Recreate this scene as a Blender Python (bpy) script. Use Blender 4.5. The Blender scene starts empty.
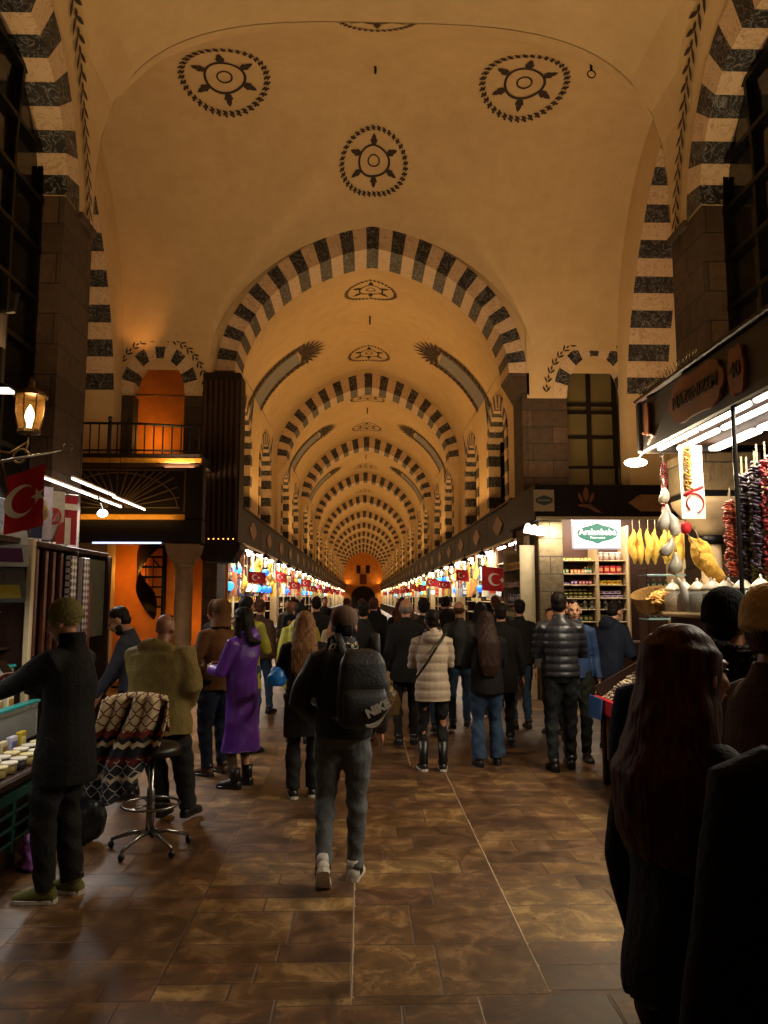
import bpy, bmesh, math, random
import numpy as np
from mathutils import Vector, Matrix
R = random.Random(7)
PI = math.pi
sc = bpy.context.scene
COL = sc.collection

# ------------------------------------------------------------------ materials
def rgb(h):
    h = h.lstrip('#')
    v = [int(h[i:i+2], 16)/255 for i in (0, 2, 4)]
    return tuple((c/12.92 if c <= .04045 else ((c+.055)/1.055)**2.4) for c in v) + (1,)

def nodes(m):
    m.use_nodes = True
    nt = m.node_tree; nt.nodes.clear()
    out = nt.nodes.new('ShaderNodeOutputMaterial')
    b = nt.nodes.new('ShaderNodeBsdfPrincipled')
    nt.links.new(b.outputs[0], out.inputs[0])
    return nt, b

def nn(nt, t, ins=None, **kw):
    n = nt.nodes.new('ShaderNode'+t)
    for k, v in kw.items(): setattr(n, k, v)
    for k, v in (ins or {}).items():
        if isinstance(v, bpy.types.NodeSocket): nt.links.new(v, n.inputs[k])
        else: n.inputs[k].default_value = v
    return n

def mth(nt, op, a, b=0.0, c=0.0):
    return nn(nt, 'Math', {0: a, 1: b, 2: c}, operation=op).outputs[0]

def mixc(nt, f, a, b, blend='MIX'):
    n = nt.nodes.new('ShaderNodeMix'); n.data_type = 'RGBA'; n.blend_type = blend
    for i, v in ((0, f), (6, a), (7, b)):
        if isinstance(v, bpy.types.NodeSocket): nt.links.new(v, n.inputs[i])
        else: n.inputs[i].default_value = v
    return n.outputs[2]

def ramp(nt, f, stops):
    n = nn(nt, 'ValToRGB', {0: f}); e = n.color_ramp.elements
    while len(e) < len(stops): e.new(.5)
    for i, (p, c) in enumerate(stops): e[i].position = p; e[i].color = c
    return n.outputs[0]

MATS = {}
def mat(name, col, rough=.7, metal=0., var=.15, scale=6., bump=0., emit=0., ecol=None, alpha=1., trans=0., coat=0., sheen=0., spec=None):
    """plain procedural surface: colour broken up by noise, optional bump"""
    if name in MATS: return MATS[name]
    m = bpy.data.materials.new(name); nt, b = nodes(m)
    c = rgb(col) if isinstance(col, str) else tuple(col)+(1,)
    tc = nn(nt, 'TexCoord')
    nz = nn(nt, 'TexNoise', {'Vector': tc.outputs['Object'], 'Scale': scale, 'Detail': 5., 'Roughness': .6})
    dk = tuple(x*(1-var) for x in c[:3])+(1,); lt = tuple(min(1, x*(1+var)) for x in c[:3])+(1,)
    colr = ramp(nt, nz.outputs[0], [(.3, dk), (.7, lt)])
    nt.links.new(colr, b.inputs['Base Color'])
    b.inputs['Roughness'].default_value = rough
    b.inputs['Metallic'].default_value = metal
    if spec is not None: b.inputs['Specular IOR Level'].default_value = spec
    if coat: b.inputs['Coat Weight'].default_value = coat
    if sheen: b.inputs['Sheen Weight'].default_value = sheen
    if trans: b.inputs['Transmission Weight'].default_value = trans
    if alpha < 1: b.inputs['Alpha'].default_value = alpha
    if bump:
        n2 = nn(nt, 'TexNoise', {'Vector': tc.outputs['Object'], 'Scale': scale*4, 'Detail': 4.})
        bp = nn(nt, 'Bump', {'Strength': bump, 'Distance': .02, 'Height': n2.outputs[0]})
        nt.links.new(bp.outputs[0], b.inputs['Normal'])
    if emit:
        b.inputs['Emission Color'].default_value = rgb(ecol) if ecol else c
        b.inputs['Emission Strength'].default_value = emit
    MATS[name] = m
    return m

def plaster():
    m = bpy.data.materials.new('plaster'); nt, b = nodes(m)
    g = nn(nt, 'NewGeometry').outputs['Position']
    n1 = nn(nt, 'TexNoise', {'Vector': g, 'Scale': .45, 'Detail': 6., 'Roughness': .55}).outputs[0]
    n2 = nn(nt, 'TexNoise', {'Vector': g, 'Scale': 3., 'Detail': 8., 'Roughness': .7}).outputs[0]
    c = ramp(nt, n1, [(.3, rgb('#b3986f')), (.7, rgb('#c4aa80'))])
    c = mixc(nt, .35, c, ramp(nt, n2, [(.35, rgb('#ab9068')), (.7, rgb('#c9b087'))]))
    nt.links.new(c, b.inputs['Base Color']); b.inputs['Roughness'].default_value = .85
    n3 = nn(nt, 'TexNoise', {'Vector': g, 'Scale': 1.6, 'Detail': 4.}).outputs[0]
    bp = nn(nt, 'Bump', {'Strength': .35, 'Distance': .05, 'Height': n3}); nt.links.new(bp.outputs[0], b.inputs['Normal'])
    return m

def stone(name, c1, c2, mortar, sx=1.0, row=.34, bw=.8):
    m = bpy.data.materials.new(name); nt, b = nodes(m)
    g = nn(nt, 'SeparateXYZ', {0: nn(nt, 'NewGeometry').outputs['Position']})
    v = nn(nt, 'CombineXYZ', {0: mth(nt, 'ADD', g.outputs[0], g.outputs[1]), 1: g.outputs[2]}).outputs[0]
    bk = nn(nt, 'TexBrick', {'Vector': v, 'Color1': rgb(c1), 'Color2': rgb(c2), 'Mortar': rgb(mortar), 'Scale': 1., 'Mortar Size': .008, 'Brick Width': bw, 'Row Height': row, 'Mortar Smooth': .3, 'Bias': 0.})
    n1 = nn(nt, 'TexNoise', {'Vector': nn(nt, 'NewGeometry').outputs['Position'], 'Scale': 7., 'Detail': 8., 'Roughness': .7}).outputs[0]
    c = mixc(nt, .8, bk.outputs[0], ramp(nt, n1, [(.3, (.25, .23, .2, 1)), (.72, (1, 1, 1, 1))]), 'MULTIPLY')
    nt.links.new(c, b.inputs['Base Color']); b.inputs['Roughness'].default_value = .8
    h = mth(nt, 'SUBTRACT', n1, mth(nt, 'MULTIPLY', bk.outputs[1], 1.5))
    bp = nn(nt, 'Bump', {'Strength': .6, 'Distance': .03, 'Height': h}); nt.links.new(bp.outputs[0], b.inputs['Normal'])
    return m

def marble(name, base, vein, scale=2.2):
    m = bpy.data.materials.new(name); nt, b = nodes(m)
    g = nn(nt, 'NewGeometry').outputs['Position']
    nz = nn(nt, 'TexNoise', {'Vector': g, 'Scale': 1.3, 'Detail': 5.}).outputs[0]
    w = nn(nt, 'TexNoise', {'Vector': g, 'Scale': scale*2.2, 'Detail': 3., 'Distortion': 2.5}).outputs[0]
    v = mth(nt, 'ABSOLUTE', mth(nt, 'SUBTRACT', w, .5))
    c = ramp(nt, v, [(0, rgb(vein)), (.035, rgb(base))])
    c = mixc(nt, mth(nt, 'MULTIPLY', nz, .5), c, rgb(base))
    nt.links.new(c, b.inputs['Base Color']); b.inputs['Roughness'].default_value = .55
    return m

def floor_mat():
    """travertine pavers: three long bands side by side, each with its own course height and random lengths"""
    m = bpy.data.materials.new('travertine_paving'); nt, b = nodes(m)
    P = nn(nt, 'NewGeometry').outputs['Position']
    s = nn(nt, 'SeparateXYZ', {0: P}); x = s.outputs[0]; y = s.outputs[1]
    bw = .86
    blk = nn(nt, 'TexWhiteNoise', {1: mth(nt, 'FLOOR', mth(nt, 'DIVIDE', mth(nt, 'ADD', y, 1.1), 2.3))}, noise_dimensions='1D').outputs[0]
    xb = mth(nt, 'DIVIDE', mth(nt, 'ADD', mth(nt, 'ADD', x, 50.24), mth(nt, 'MULTIPLY', mth(nt, 'FLOOR', mth(nt, 'MULTIPLY', blk, 3.)), .27)), bw)
    band = mth(nt, 'FLOOR', xb)
    fb = mth(nt, 'FRACT', xb)
    def wn(a, bb, k=0.):
        return nn(nt, 'TexWhiteNoise', {0: nn(nt, 'CombineXYZ', {0: a, 1: bb, 2: k}).outputs[0]}, noise_dimensions='3D').outputs[0]
    rb = wn(band, 0., 3.)
    rh = mth(nt, 'ADD', mth(nt, 'MULTIPLY', rb, .10), .17)
    yr = mth(nt, 'DIVIDE', mth(nt, 'ADD', y, mth(nt, 'MULTIPLY', rb, 7.)), rh)
    row0 = mth(nt, 'FLOOR', yr); fr0 = mth(nt, 'FRACT', yr)
    # pairs of rows sometimes merge into one tall slab
    pr = mth(nt, 'FLOOR', mth(nt, 'DIVIDE', row0, 2.))
    # split the band into 1 or 2 stones at a random place
    r1 = wn(band, pr, 11.)
    merge = mth(nt, 'GREATER_THAN', r1, .8)
    row = mth(nt, 'ADD', mth(nt, 'MULTIPLY', merge, mth(nt, 'MULTIPLY', pr, 2.)), mth(nt, 'MULTIPLY', mth(nt, 'SUBTRACT', 1., merge), row0))
    cut = mth(nt, 'ADD', mth(nt, 'MULTIPLY', wn(band, row, 5.), .6), .2)
    side = mth(nt, 'GREATER_THAN', fb, cut)
    rnd = wn(mth(nt, 'ADD', mth(nt, 'MULTIPLY', band, 2.), side), row, 9.)
    # distance to nearest joint
    dx = mth(nt, 'MINIMUM', mth(nt, 'MINIMUM', fb, mth(nt, 'SUBTRACT', 1., fb)), mth(nt, 'ABSOLUTE', mth(nt, 'SUBTRACT', fb, cut)))
    dx = mth(nt, 'MULTIPLY', dx, bw)
    par = mth(nt, 'SUBTRACT', row0, mth(nt, 'MULTIPLY', pr, 2.))
    # for merged rows ignore the middle joint
    top = mth(nt, 'ADD', mth(nt, 'SUBTRACT', 1., fr0), mth(nt, 'MULTIPLY', merge, mth(nt, 'SUBTRACT', 1., par)))
    bot = mth(nt, 'ADD', fr0, mth(nt, 'MULTIPLY', merge, par))
    dy = mth(nt, 'MULTIPLY', mth(nt, 'MINIMUM', top, bot), rh)
    wob = mth(nt, 'MULTIPLY', mth(nt, 'SUBTRACT', nn(nt, 'TexNoise', {'Vector': P, 'Scale': 9., 'Detail': 3.}).outputs[0], .5), .012)
    d = mth(nt, 'ADD', mth(nt, 'MINIMUM', dx, dy), wob)
    joint = nn(nt, 'MapRange', {0: d, 1: .003, 2: .008, 3: 1., 4: 0.}).outputs[0]
    base = ramp(nt, rnd, [(0, rgb('#694c32')), (.2, rgb('#8f6e44')), (.4, rgb('#77563a')), (.6, rgb('#a5824c')), (.78, rgb('#825a3c')), (1, rgb('#b3945a'))])
    n1 = nn(nt, 'TexNoise', {'Vector': P, 'Scale': 5., 'Detail': 9., 'Roughness': .72, 'Distortion': .6}).outputs[0]
    n0 = nn(nt, 'TexNoise', {'Vector': P, 'Scale': .8, 'Detail': 4.}).outputs[0]
    c = mixc(nt, .9, base, ramp(nt, n1, [(.33, rgb('#3d3228')), (.5, rgb('#a08e76')), (.66, (1, 1, 1, 1))]), 'MULTIPLY')
    c = mixc(nt, .45, c, ramp(nt, n0, [(.35, rgb('#7a6752')), (.65, (1, 1, 1, 1))]), 'MULTIPLY')
    pit = nn(nt, 'TexVoronoi', {'Vector': P, 'Scale': 26.}, feature='DISTANCE_TO_EDGE').outputs[0]
    pits = mth(nt, 'MULTIPLY', mth(nt, 'LESS_THAN', nn(nt, 'TexNoise', {'Vector': P, 'Scale': 22., 'Detail': 6.}).outputs[0], .36), .6)
    c = mixc(nt, pits, c, rgb('#3a2618'))
    isl = mth(nt, 'LESS_THAN', mth(nt, 'MULTIPLY', fb, bw), .012)
    jc = mixc(nt, mth(nt, 'MULTIPLY', isl, mth(nt, 'GREATER_THAN', rb, .45)), rgb('#4a3423'), rgb('#c3aa84'))
    c = mixc(nt, mth(nt, 'MULTIPLY', joint, .85), c, jc)
    nt.links.new(c, b.inputs['Base Color'])
    ro = mth(nt, 'ADD', mth(nt, 'MULTIPLY', n1, .45), .22)
    ro = mth(nt, 'ADD', ro, mth(nt, 'MULTIPLY', rnd, .12))
    nt.links.new(ro, b.inputs['Roughness'])
    h = mth(nt, 'SUBTRACT', mth(nt, 'MULTIPLY', n1, .6), mth(nt, 'ADD', joint, mth(nt, 'MULTIPLY', pits, .4)))
    bp = nn(nt, 'Bump', {'Strength': .45, 'Distance': .012, 'Height': h}); nt.links.new(bp.outputs[0], b.inputs['Normal'])
    return m

# ------------------------------------------------------------------ objects
def prop(o, label=None, cat=None, group=None, kind=None):
    if label: o['label'] = label
    if cat: o['category'] = cat
    if group: o['group'] = group
    if kind: o['kind'] = kind
    return o

def thing(name, label, cat, loc=(0, 0, 0), rz=0., group=None, scale=1.):
    o = bpy.data.objects.new(name, None); COL.objects.link(o)
    o.location = loc; o.rotation_euler = (0, 0, rz); o.scale = (scale,)*3
    o.empty_display_size = .1
    return prop(o, label, cat, group)

def copy_tree(o, parent=None):
    c = o.copy(); COL.objects.link(c); c.parent = parent
    for ch in KIDS.get(o.name, []):
        d = copy_tree(ch, c); KIDS.setdefault(c.name, []).append(d)
    return c
KIDS = {}

def link(name, me, parent=None, mats=None, smooth=False):
    o = bpy.data.objects.new(name, me); COL.objects.link(o)
    if mats:
        for m in mats: me.materials.append(m)
    if smooth:
        me.polygons.foreach_set('use_smooth', [True]*len(me.polygons))
    if parent is not None:
        o.parent = parent; KIDS.setdefault(parent.name, []).append(o)
    return o

class MB:
    """collects shapes into one mesh; every shape may carry its own material slot"""
    def __init__(s): s.v = []; s.f = []; s.m = []
    def add(s, vs, fs, mi=0):
        b = len(s.v); s.v.extend(tuple(p) for p in vs); s.f.extend(tuple(i+b for i in f) for f in fs); s.m.extend([mi]*len(fs)); return s
    def box(s, x0, x1, y0, y1, z0, z1, mi=0):
        return s.add([(x, y, z) for x in (x0, x1) for y in (y0, y1) for z in (z0, z1)],
            [(0, 1, 3, 2), (4, 6, 7, 5), (0, 4, 5, 1), (2, 3, 7, 6), (0, 2, 6, 4), (1, 5, 7, 3)], mi)
    def bbox(s, x0, x1, y0, y1, z0, z1, b=.01, mi=0):
        """box with bevelled edges"""
        b = min(b, (x1-x0)*.45, (y1-y0)*.45, (z1-z0)*.45)
        bm = bmesh.new(); bmesh.ops.create_cube(bm, size=1)
        for v in bm.verts: v.co = Vector(((x0+x1)/2+v.co.x*(x1-x0), (y0+y1)/2+v.co.y*(y1-y0), (z0+z1)/2+v.co.z*(z1-z0)))
        bmesh.ops.bevel(bm, geom=list(bm.edges), offset=b, segments=1, affect='EDGES')
        bm.verts.index_update()
        s.add([v.co[:] for v in bm.verts], [[v.index for v in f.verts] for f in bm.faces], mi); bm.free(); return s
    def grid(s, P, us, vs, mi=0, flip=False):
        """P(u,v) -> point, mi may be a function of (i,j)"""
        pts = [P(u, v) for u in us for v in vs]; n = len(vs); b = len(s.v)
        s.v.extend(tuple(p) for p in pts)
        for i in range(len(us)-1):
            for j in range(n-1):
                q = (b+i*n+j, b+(i+1)*n+j, b+(i+1)*n+j+1, b+i*n+j+1)
                s.f.append(q[::-1] if flip else q); s.m.append(mi(i, j) if callable(mi) else mi)
        return s
    def loft(s, rings, cap=True, mi=0):
        n = len(rings[0]); b = len(s.v)
        for r in rings: s.v.extend(tuple(p) for p in r)
        for i in range(len(rings)-1):
            for j in range(n):
                k = (j+1) % n
                s.f.append((b+i*n+j, b+i*n+k, b+(i+1)*n+k, b+(i+1)*n+j)); s.m.append(mi)
        if cap:
            s.f.append(tuple(b+j for j in range(n))[::-1]); s.m.append(mi)
            s.f.append(tuple(b+(len(rings)-1)*n+j for j in range(n))); s.m.append(mi)
        return s
    def tube(s, pts, rad, n=8, cap=True, mi=0, flat=1.0, side=None):
        """swept tube; rad scalar / list of r or (ra, rb)"""
        pts = [Vector(p) for p in pts]; k = len(pts)
        if not isinstance(rad, (list, tuple)): rad = [rad]*k
        rings = []; ref = Vector(side) if side else None
        for i, p in enumerate(pts):
            t = (pts[min(i+1, k-1)]-pts[max(i-1, 0)])
            if t.length < 1e-9: t = Vector((0, 0, 1))
            t.normalize()
            if ref is None:
                ref = Vector((0, 0, 1)) if abs(t.z) < .9 else Vector((1, 0, 0))
            a = ref - t*ref.dot(t)
            if a.length < 1e-4: a = t.orthogonal()
            a.normalize(); bb = t.cross(a)
            ref = a if not side else ref
            ra, rb = rad[i] if isinstance(rad[i], (list, tuple)) else (rad[i], rad[i]*flat)
            rings.append([p+a*ra*math.cos(2*PI*j/n)+bb*rb*math.sin(2*PI*j/n) for j in range(n)])
        return s.loft(rings, cap, mi)
    def cyl(s, x, y, z0, z1, r, n=12, r2=None, mi=0):
        return s.lathe(x, y, [(r, z0), (r if r2 is None else r2, z1)], n, mi)
    def lathe(s, x, y, prof, n=12, mi=0, cap=True):
        return s.loft([[(x+r*math.cos(2*PI*j/n), y+r*math.sin(2*PI*j/n), z) for j in range(n)] for r, z in prof], cap, mi)
    def ell(s, c, r, nu=12, nv=8, mi=0, rot=None):
        rings = []
        for i in range(nv+1):
            a = -PI/2+PI*i/nv; a = max(-PI/2+.06, min(PI/2-.06, a))
            ring = []
            for j in range(nu):
                t = 2*PI*j/nu
                p = Vector((r[0]*math.cos(a)*math.cos(t), r[1]*math.cos(a)*math.sin(t), r[2]*math.sin(a)))
                if rot is not None: p = rot @ p
                ring.append(p+Vector(c))
            rings.append(ring)
        return s.loft(rings, True, mi)
    def poly(s, pts, d, mi=0):
        """prism: planar outline pts extruded by vector d"""
        n = len(pts); d = Vector(d); a = [Vector(p) for p in pts]
        return s.add(a+[p+d for p in a], [tuple(range(n))[::-1], tuple(range(n, 2*n))]+[(i, (i+1) % n, (i+1) % n+n, i+n) for i in range(n)], mi)
    def build(s, name, mats, parent=None, smooth=False):
        me = bpy.data.meshes.new(name); me.from_pydata(s.v, [], s.f)
        o = link(name, me, parent, mats if isinstance(mats, (list, tuple)) else [mats], smooth)
        if any(s.m): me.polygons.foreach_set('material_index', s.m)
        me.update()
        return o

def lin(a, b, n): return [a+(b-a)*i/n for i in range(n+1)]

def text_mesh(name, body, size, mt, parent, loc, rot, ext=.002, align='CENTER', shear=0., bold=0., sx=1.):
    cu = bpy.data.curves.new('writing', 'FONT'); cu.body = body; cu.size = size; cu.extrude = ext
    cu.align_x = align; cu.align_y = 'CENTER'; cu.shear = shear; cu.offset = bold
    cu.resolution_u = 3
    t = bpy.data.objects.new('writing', cu); COL.objects.link(t)
    bpy.context.view_layer.update()
    me = bpy.data.meshes.new_from_object(t.evaluated_get(bpy.context.evaluated_depsgraph_get()))
    bpy.data.objects.remove(t)
    me.materials.clear()
    o = link(name, me, parent, [mt]); o.location = loc; o.rotation_euler = rot; o.scale = (sx, 1, 1)
    return o
# ------------------------------------------------------------------ setting
XC, D1, PITCH, NB, ARCH_T, HS = .2, 15., 10.4, 11, .93, 3.1
M_pl = plaster()
M_st = stone('brown_stone', '#57412f', '#3f2e21', '#1c140f')
M_wm = marble('white_marble', '#c2a88c', '#8a7458', 2.0)
M_bm = marble('black_marble', '#17161b', '#8c8a8c', 2.6)
M_paint = mat('dark_paint', '#2b1d14', .8, var=.1)
M_gl = mat('dark_glass', '#0d0b09', .12, var=.1)
M_glr = mat('amber_grey_glass', '#665937', .35, var=.15, scale=1.5)
M_iron = mat('black_iron', '#0f0d0c', .45, metal=.7)
M_wd = mat('dark_wood', '#170c08', .6, var=.3, scale=3., bump=.2, spec=.2)
M_wd2 = mat('brown_wood', '#2f1a10', .6, var=.3, scale=4., bump=.2, spec=.25)
M_grey = mat('grey_blue_paint', '#74747a', .6, var=.12, scale=3.)
TR = [0]
def struct(name, mb, mats, smooth=False, parent=None):
    o = mb.build(name, mats, parent, smooth)
    if parent is None: o['kind'] = 'structure'
    return o
def trim(mb, mats, smooth=False):
    TR[0] += 1; return struct('trim_%d' % TR[0], mb, mats, smooth)
WN = [0]

def ogv(c):              # slightly pointed arch: c in [-1,1] -> height 0..1
    return .84*math.sqrt(max(0., 1-c*c))+.16*(1-abs(c))
def sell(u, p):           # superellipse profile
    return max(0., 1-abs(u)**p)**(1/p)

def arch_z(hole, s):
    c, hw, zb, zs, rise = hole
    return zs+rise*math.sqrt(max(0., 1-((s-c)/hw)**2))

def wall_with_holes(mb, P, s0, s1, zlo, zup, holes, reveal, nz=1, extra=(), part='all'):
    """wall in (s,z) with arched openings; P(s,z,d) maps to 3-D, d goes into the wall"""
    ss = set([s0, s1]) | set(extra)
    for h in holes:
        for k in range(15): ss.add(h[0]-h[1]*math.cos(PI*k/14))
    ss = sorted(x for x in ss if s0-1e-6 <= x <= s1+1e-6)
    for a, b in zip(ss, ss[1:]):
        if b-a < 1e-6: continue
        m = (a+b)/2; h = next((h for h in holes if abs(m-h[0]) < h[1]), None)
        segs = [((zlo, zlo), (zup(a), zup(b)))] if h is None else [((zlo, zlo), (h[2], h[2])), ((arch_z(h, a), arch_z(h, b)), (zup(a), zup(b)))]
        for (la, lb), (ua, ub) in segs:
            for k in range(nz):
                t0, t1 = k/nz, (k+1)/nz
                mb.add([P(a, la+(ua-la)*t0, 0), P(b, lb+(ub-lb)*t0, 0), P(b, lb+(ub-lb)*t1, 0), P(a, la+(ua-la)*t1, 0)], [(0, 1, 2, 3)])
    for h in holes:
        pts = [(h[0]-h[1], h[2])]+[(h[0]-h[1]*math.cos(PI*k/14), arch_z(h, h[0]-h[1]*math.cos(PI*k/14))) for k in range(15)]+[(h[0]+h[1], h[2])]
        pts.append(pts[0])
        for q, ((a, za), (b, zb2)) in enumerate(zip(pts, pts[1:])):
            if part == 'low' and 0 < q < len(pts)-3: continue
            if part == 'up' and q in (0, len(pts)-3, len(pts)-2): continue
            mb.add([P(a, za, 0), P(b, zb2, 0), P(b, zb2, reveal), P(a, za, reveal)], [(0, 1, 2, 3)])

def ring(mb, P, c, hw, zs, rise, w, n, depth, out=.02, jamb=0, jh=.27, side=(1, 1), wz=None, og=False):
    """striped voussoirs: face band of width w, soffit of the given depth; slot 0 white, 1 black"""
    def pt(a, e):
        return (c-(hw+e)*math.cos(a), zs+(rise+e*((wz or w)/w))*(ogv(math.cos(a)) if og else math.sin(a)))
    mid = n//2
    for i in range(n):
        a0, a1 = PI*i/n, PI*(i+1)/n; mi = 1 if (i-mid) % 2 == 0 else 0
        for k in range(2):
            b0, b1 = a0+(a1-a0)*k/2, a0+(a1-a0)*(k+1)/2
            q = [pt(b0, 0), pt(b1, 0), pt(b1, w), pt(b0, w)]
            f = [P(s, z, -out) for s, z in q]
            mb.add(f, [(0, 1, 2, 3)], mi)
            mb.add([P(*q[0], -out), P(*q[1], -out), P(*q[1], depth), P(*q[0], depth)], [(0, 1, 2, 3)], mi)
            mb.add([P(*q[3], -out), P(*q[2], -out), P(*q[2], .03), P(*q[3], .03)], [(0, 1, 2, 3)], mi)
            mb.add([P(s, z, depth) for s, z in q], [(0, 1, 2, 3)], mi)
    for sgn, on in zip((-1, 1), side):
        if not on: continue
        for k in range(jamb):
            mi = (mid+k) % 2 ^ (0 if (0-mid) % 2 else 1)
            mi = 1-((k+1+mid) % 2) if mid % 2 else (k+1) % 2
            z1, z0 = zs-jh*k, zs-jh*(k+1)
            a, b = c+sgn*hw, c+sgn*(hw+w)
            mb.add([P(a, z0, -out), P(b, z0, -out), P(b, z1, -out), P(a, z1, -out)], [(0, 1, 2, 3)], mi)
            mb.add([P(a, z0, -out), P(a, z0, depth), P(a, z1, depth), P(a, z1, -out)], [(0, 1, 2, 3)], mi)
            mb.add([P(b, z0, -out), P(b, z0, .03), P(b, z1, .03), P(b, z1, -out)], [(0, 1, 2, 3)], mi)

# ---- vault heights
def F9(x): return 6.2+2.75*sell((x-.27)/3.55, 3.3)
def prof9(z):             # half width of the near hall at height z
    if z <= 6.2: return 3.55
    t = min(1., (z-6.2)/2.75); return 3.55*sell(t, 3.3)
def vault_cross(x, y):
    u, v = (x-XC)/3.3, (y-12)/3
    crown = 9.25+1.3*(1-abs(v)**1.6)
    t = max(0., -v); u1 = (x-XC-.07*t)/(3.3+.3*t)
    f = 6.2+(crown-6.2)*sell(u1, 2+1.3*t) if abs(u1) < 1 else 0
    if v > 0 and abs(u1) < 1: f = f*(1-v)+v*(6.2+(crown-6.2)*ogv(u1))
    g = 6.2+(10.55-.12*u*u-6.2)*math.sqrt(max(0, 1-v*v))
    return max(f, g, 6.2)
def vault_bay(x, y, y0, y1):
    u, v = (x-XC)/HS, (y-(y0+y1)/2)/((y1-y0)/2)
    u = max(-1, min(1, u)); v = max(-1, min(1, v))
    return 6.2+(3.08+.2*(1-v*v))*ogv(u)
def profb(z):
    t = max(0., z-6.2)/3.15; lo, hi = 0., 1.
    for _ in range(18):
        m = (lo+hi)/2
        if ogv(m) > t: lo = m
        else: hi = m
    return HS*lo

# floor
b = MB(); b.grid(lambda x, y: (x, y, 0), lin(-7, 8, 5), lin(-5, 126, 10)); struct('floor', b, [floor_mat()])

# near hall: side walls follow the vault profile, one arched window each
def side_map(sg):
    return lambda s, z, d: (.27+sg*(prof9(z)+d), s, z)
for sg, nm in ((-1, 'left'), (1, 'right')):
    P = side_map(sg)
    low = MB()
    wall_with_holes(low, P, -4., 9., 0., lambda s: 6.1, [(6.8, 1.34, 2.6, 6.1, 0.)], .3, part='low')
    o = struct('wall_%s' % nm, low, [M_st])
    up = MB()
    wall_with_holes(up, P, -4., 9., 6.1, lambda s: 8.2, [(6.8, 1.34, 6.1, 6.1, 1.22)], .3, nz=5, part='up')
    struct('wall_%s_upper' % nm, up, [M_pl], True)
    # end of wall: return face towards the crossing
    e = MB(); e.grid(lambda u, z: (.27+sg*(3.55+u), 9., z), [0, 1.2, 2.6], [0, 6.1]); struct('wall_%s_return' % nm, e, [M_st])
    e = MB(); e.grid(lambda u, z: (.27+sg*(3.55+u), 9., z), [0, 1.2, 2.6], [6.1, 11]); struct('wall_%s_return_upper' % nm, e, [M_pl])
    r = MB(); ring(r, P, 6.8, 1.32, 6.1, 1.2, .36, 17, .3, out=.03)
    trim(r, [M_wm, M_bm])
    WN[0] += 1
    w = MB(); w.grid(lambda s, z: P(s, min(z, 7.6), .29), lin(5.48, 8.12, 6), lin(2.6, 7.3, 12))
    wo = struct('window_%d' % WN[0], w, [M_gl])
    f = MB()
    for s in (5.5, 6.15, 6.8, 7.45, 8.1): f.add([P(s-.025, z, dd) for z in (2.6, 6.3, 7.25) for dd in (.23, .29)]+[P(s+.025, z, dd) for z in (2.6, 6.3, 7.25) for dd in (.23, .29)],
        [(0, 6, 8, 2), (2, 8, 10, 4), (0, 1, 3, 2), (2, 3, 5, 4), (6, 7, 9, 8), (8, 9, 11, 10)])
    for k in range(9):
        z = 2.62+k*.56
        f.add([P(s, zz, dd) for s in (5.48, 8.12) for zz in (z, z+.05) for dd in (.22, .29)], [(0, 4, 6, 2), (0, 1, 5, 4), (2, 3, 7, 6)])
    f.build('window_frame', [M_iron], wo)
    # ledge under the springing
    l = MB(); l.box(*sorted((.27+sg*3.5, .27+sg*3.62)), 8.52, 9.02, 6.04, 6.12); trim(l, [M_st])
b = MB(); b.grid(lambda x, y: (x, y, F9(x)), lin(.27-prof9(8.2), .27+prof9(8.2), 60), lin(-4, 9, 4)); struct('ceiling_near', b, [M_pl], True)
b = MB()   # spandrel closing the near arch against the higher crossing vault, and a back wall
xs = [.27-3.55*math.cos(PI*i/40) for i in range(41)]
for a, c in zip(xs, xs[1:]): b.add([(a, 9.02, F9(a)), (c, 9.02, F9(c)), (c, 9.02, 11), (a, 9.02, 11)], [(0, 1, 2, 3)])
struct('wall_near_arch', b, [M_pl])
b = MB(); b.box(-3.6, 4.1, -4.2, -4, 0, 9.2); struct('wall_back', b, [M_pl])

# crossing vault
b = MB(); xs = sorted(set([XC-5.35, XC+5.35]+lin(XC-3.3, XC+3.3, 66)+lin(XC-4.95, XC-3.3, 8)+lin(XC+3.3, XC+4.95, 8)))
b.grid(lambda x, y: (x, y, vault_cross(x, y)), xs, [12-3*math.cos(PI*i/60) for i in range(61)]); struct('ceiling_crossing', b, [M_pl], True)
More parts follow.
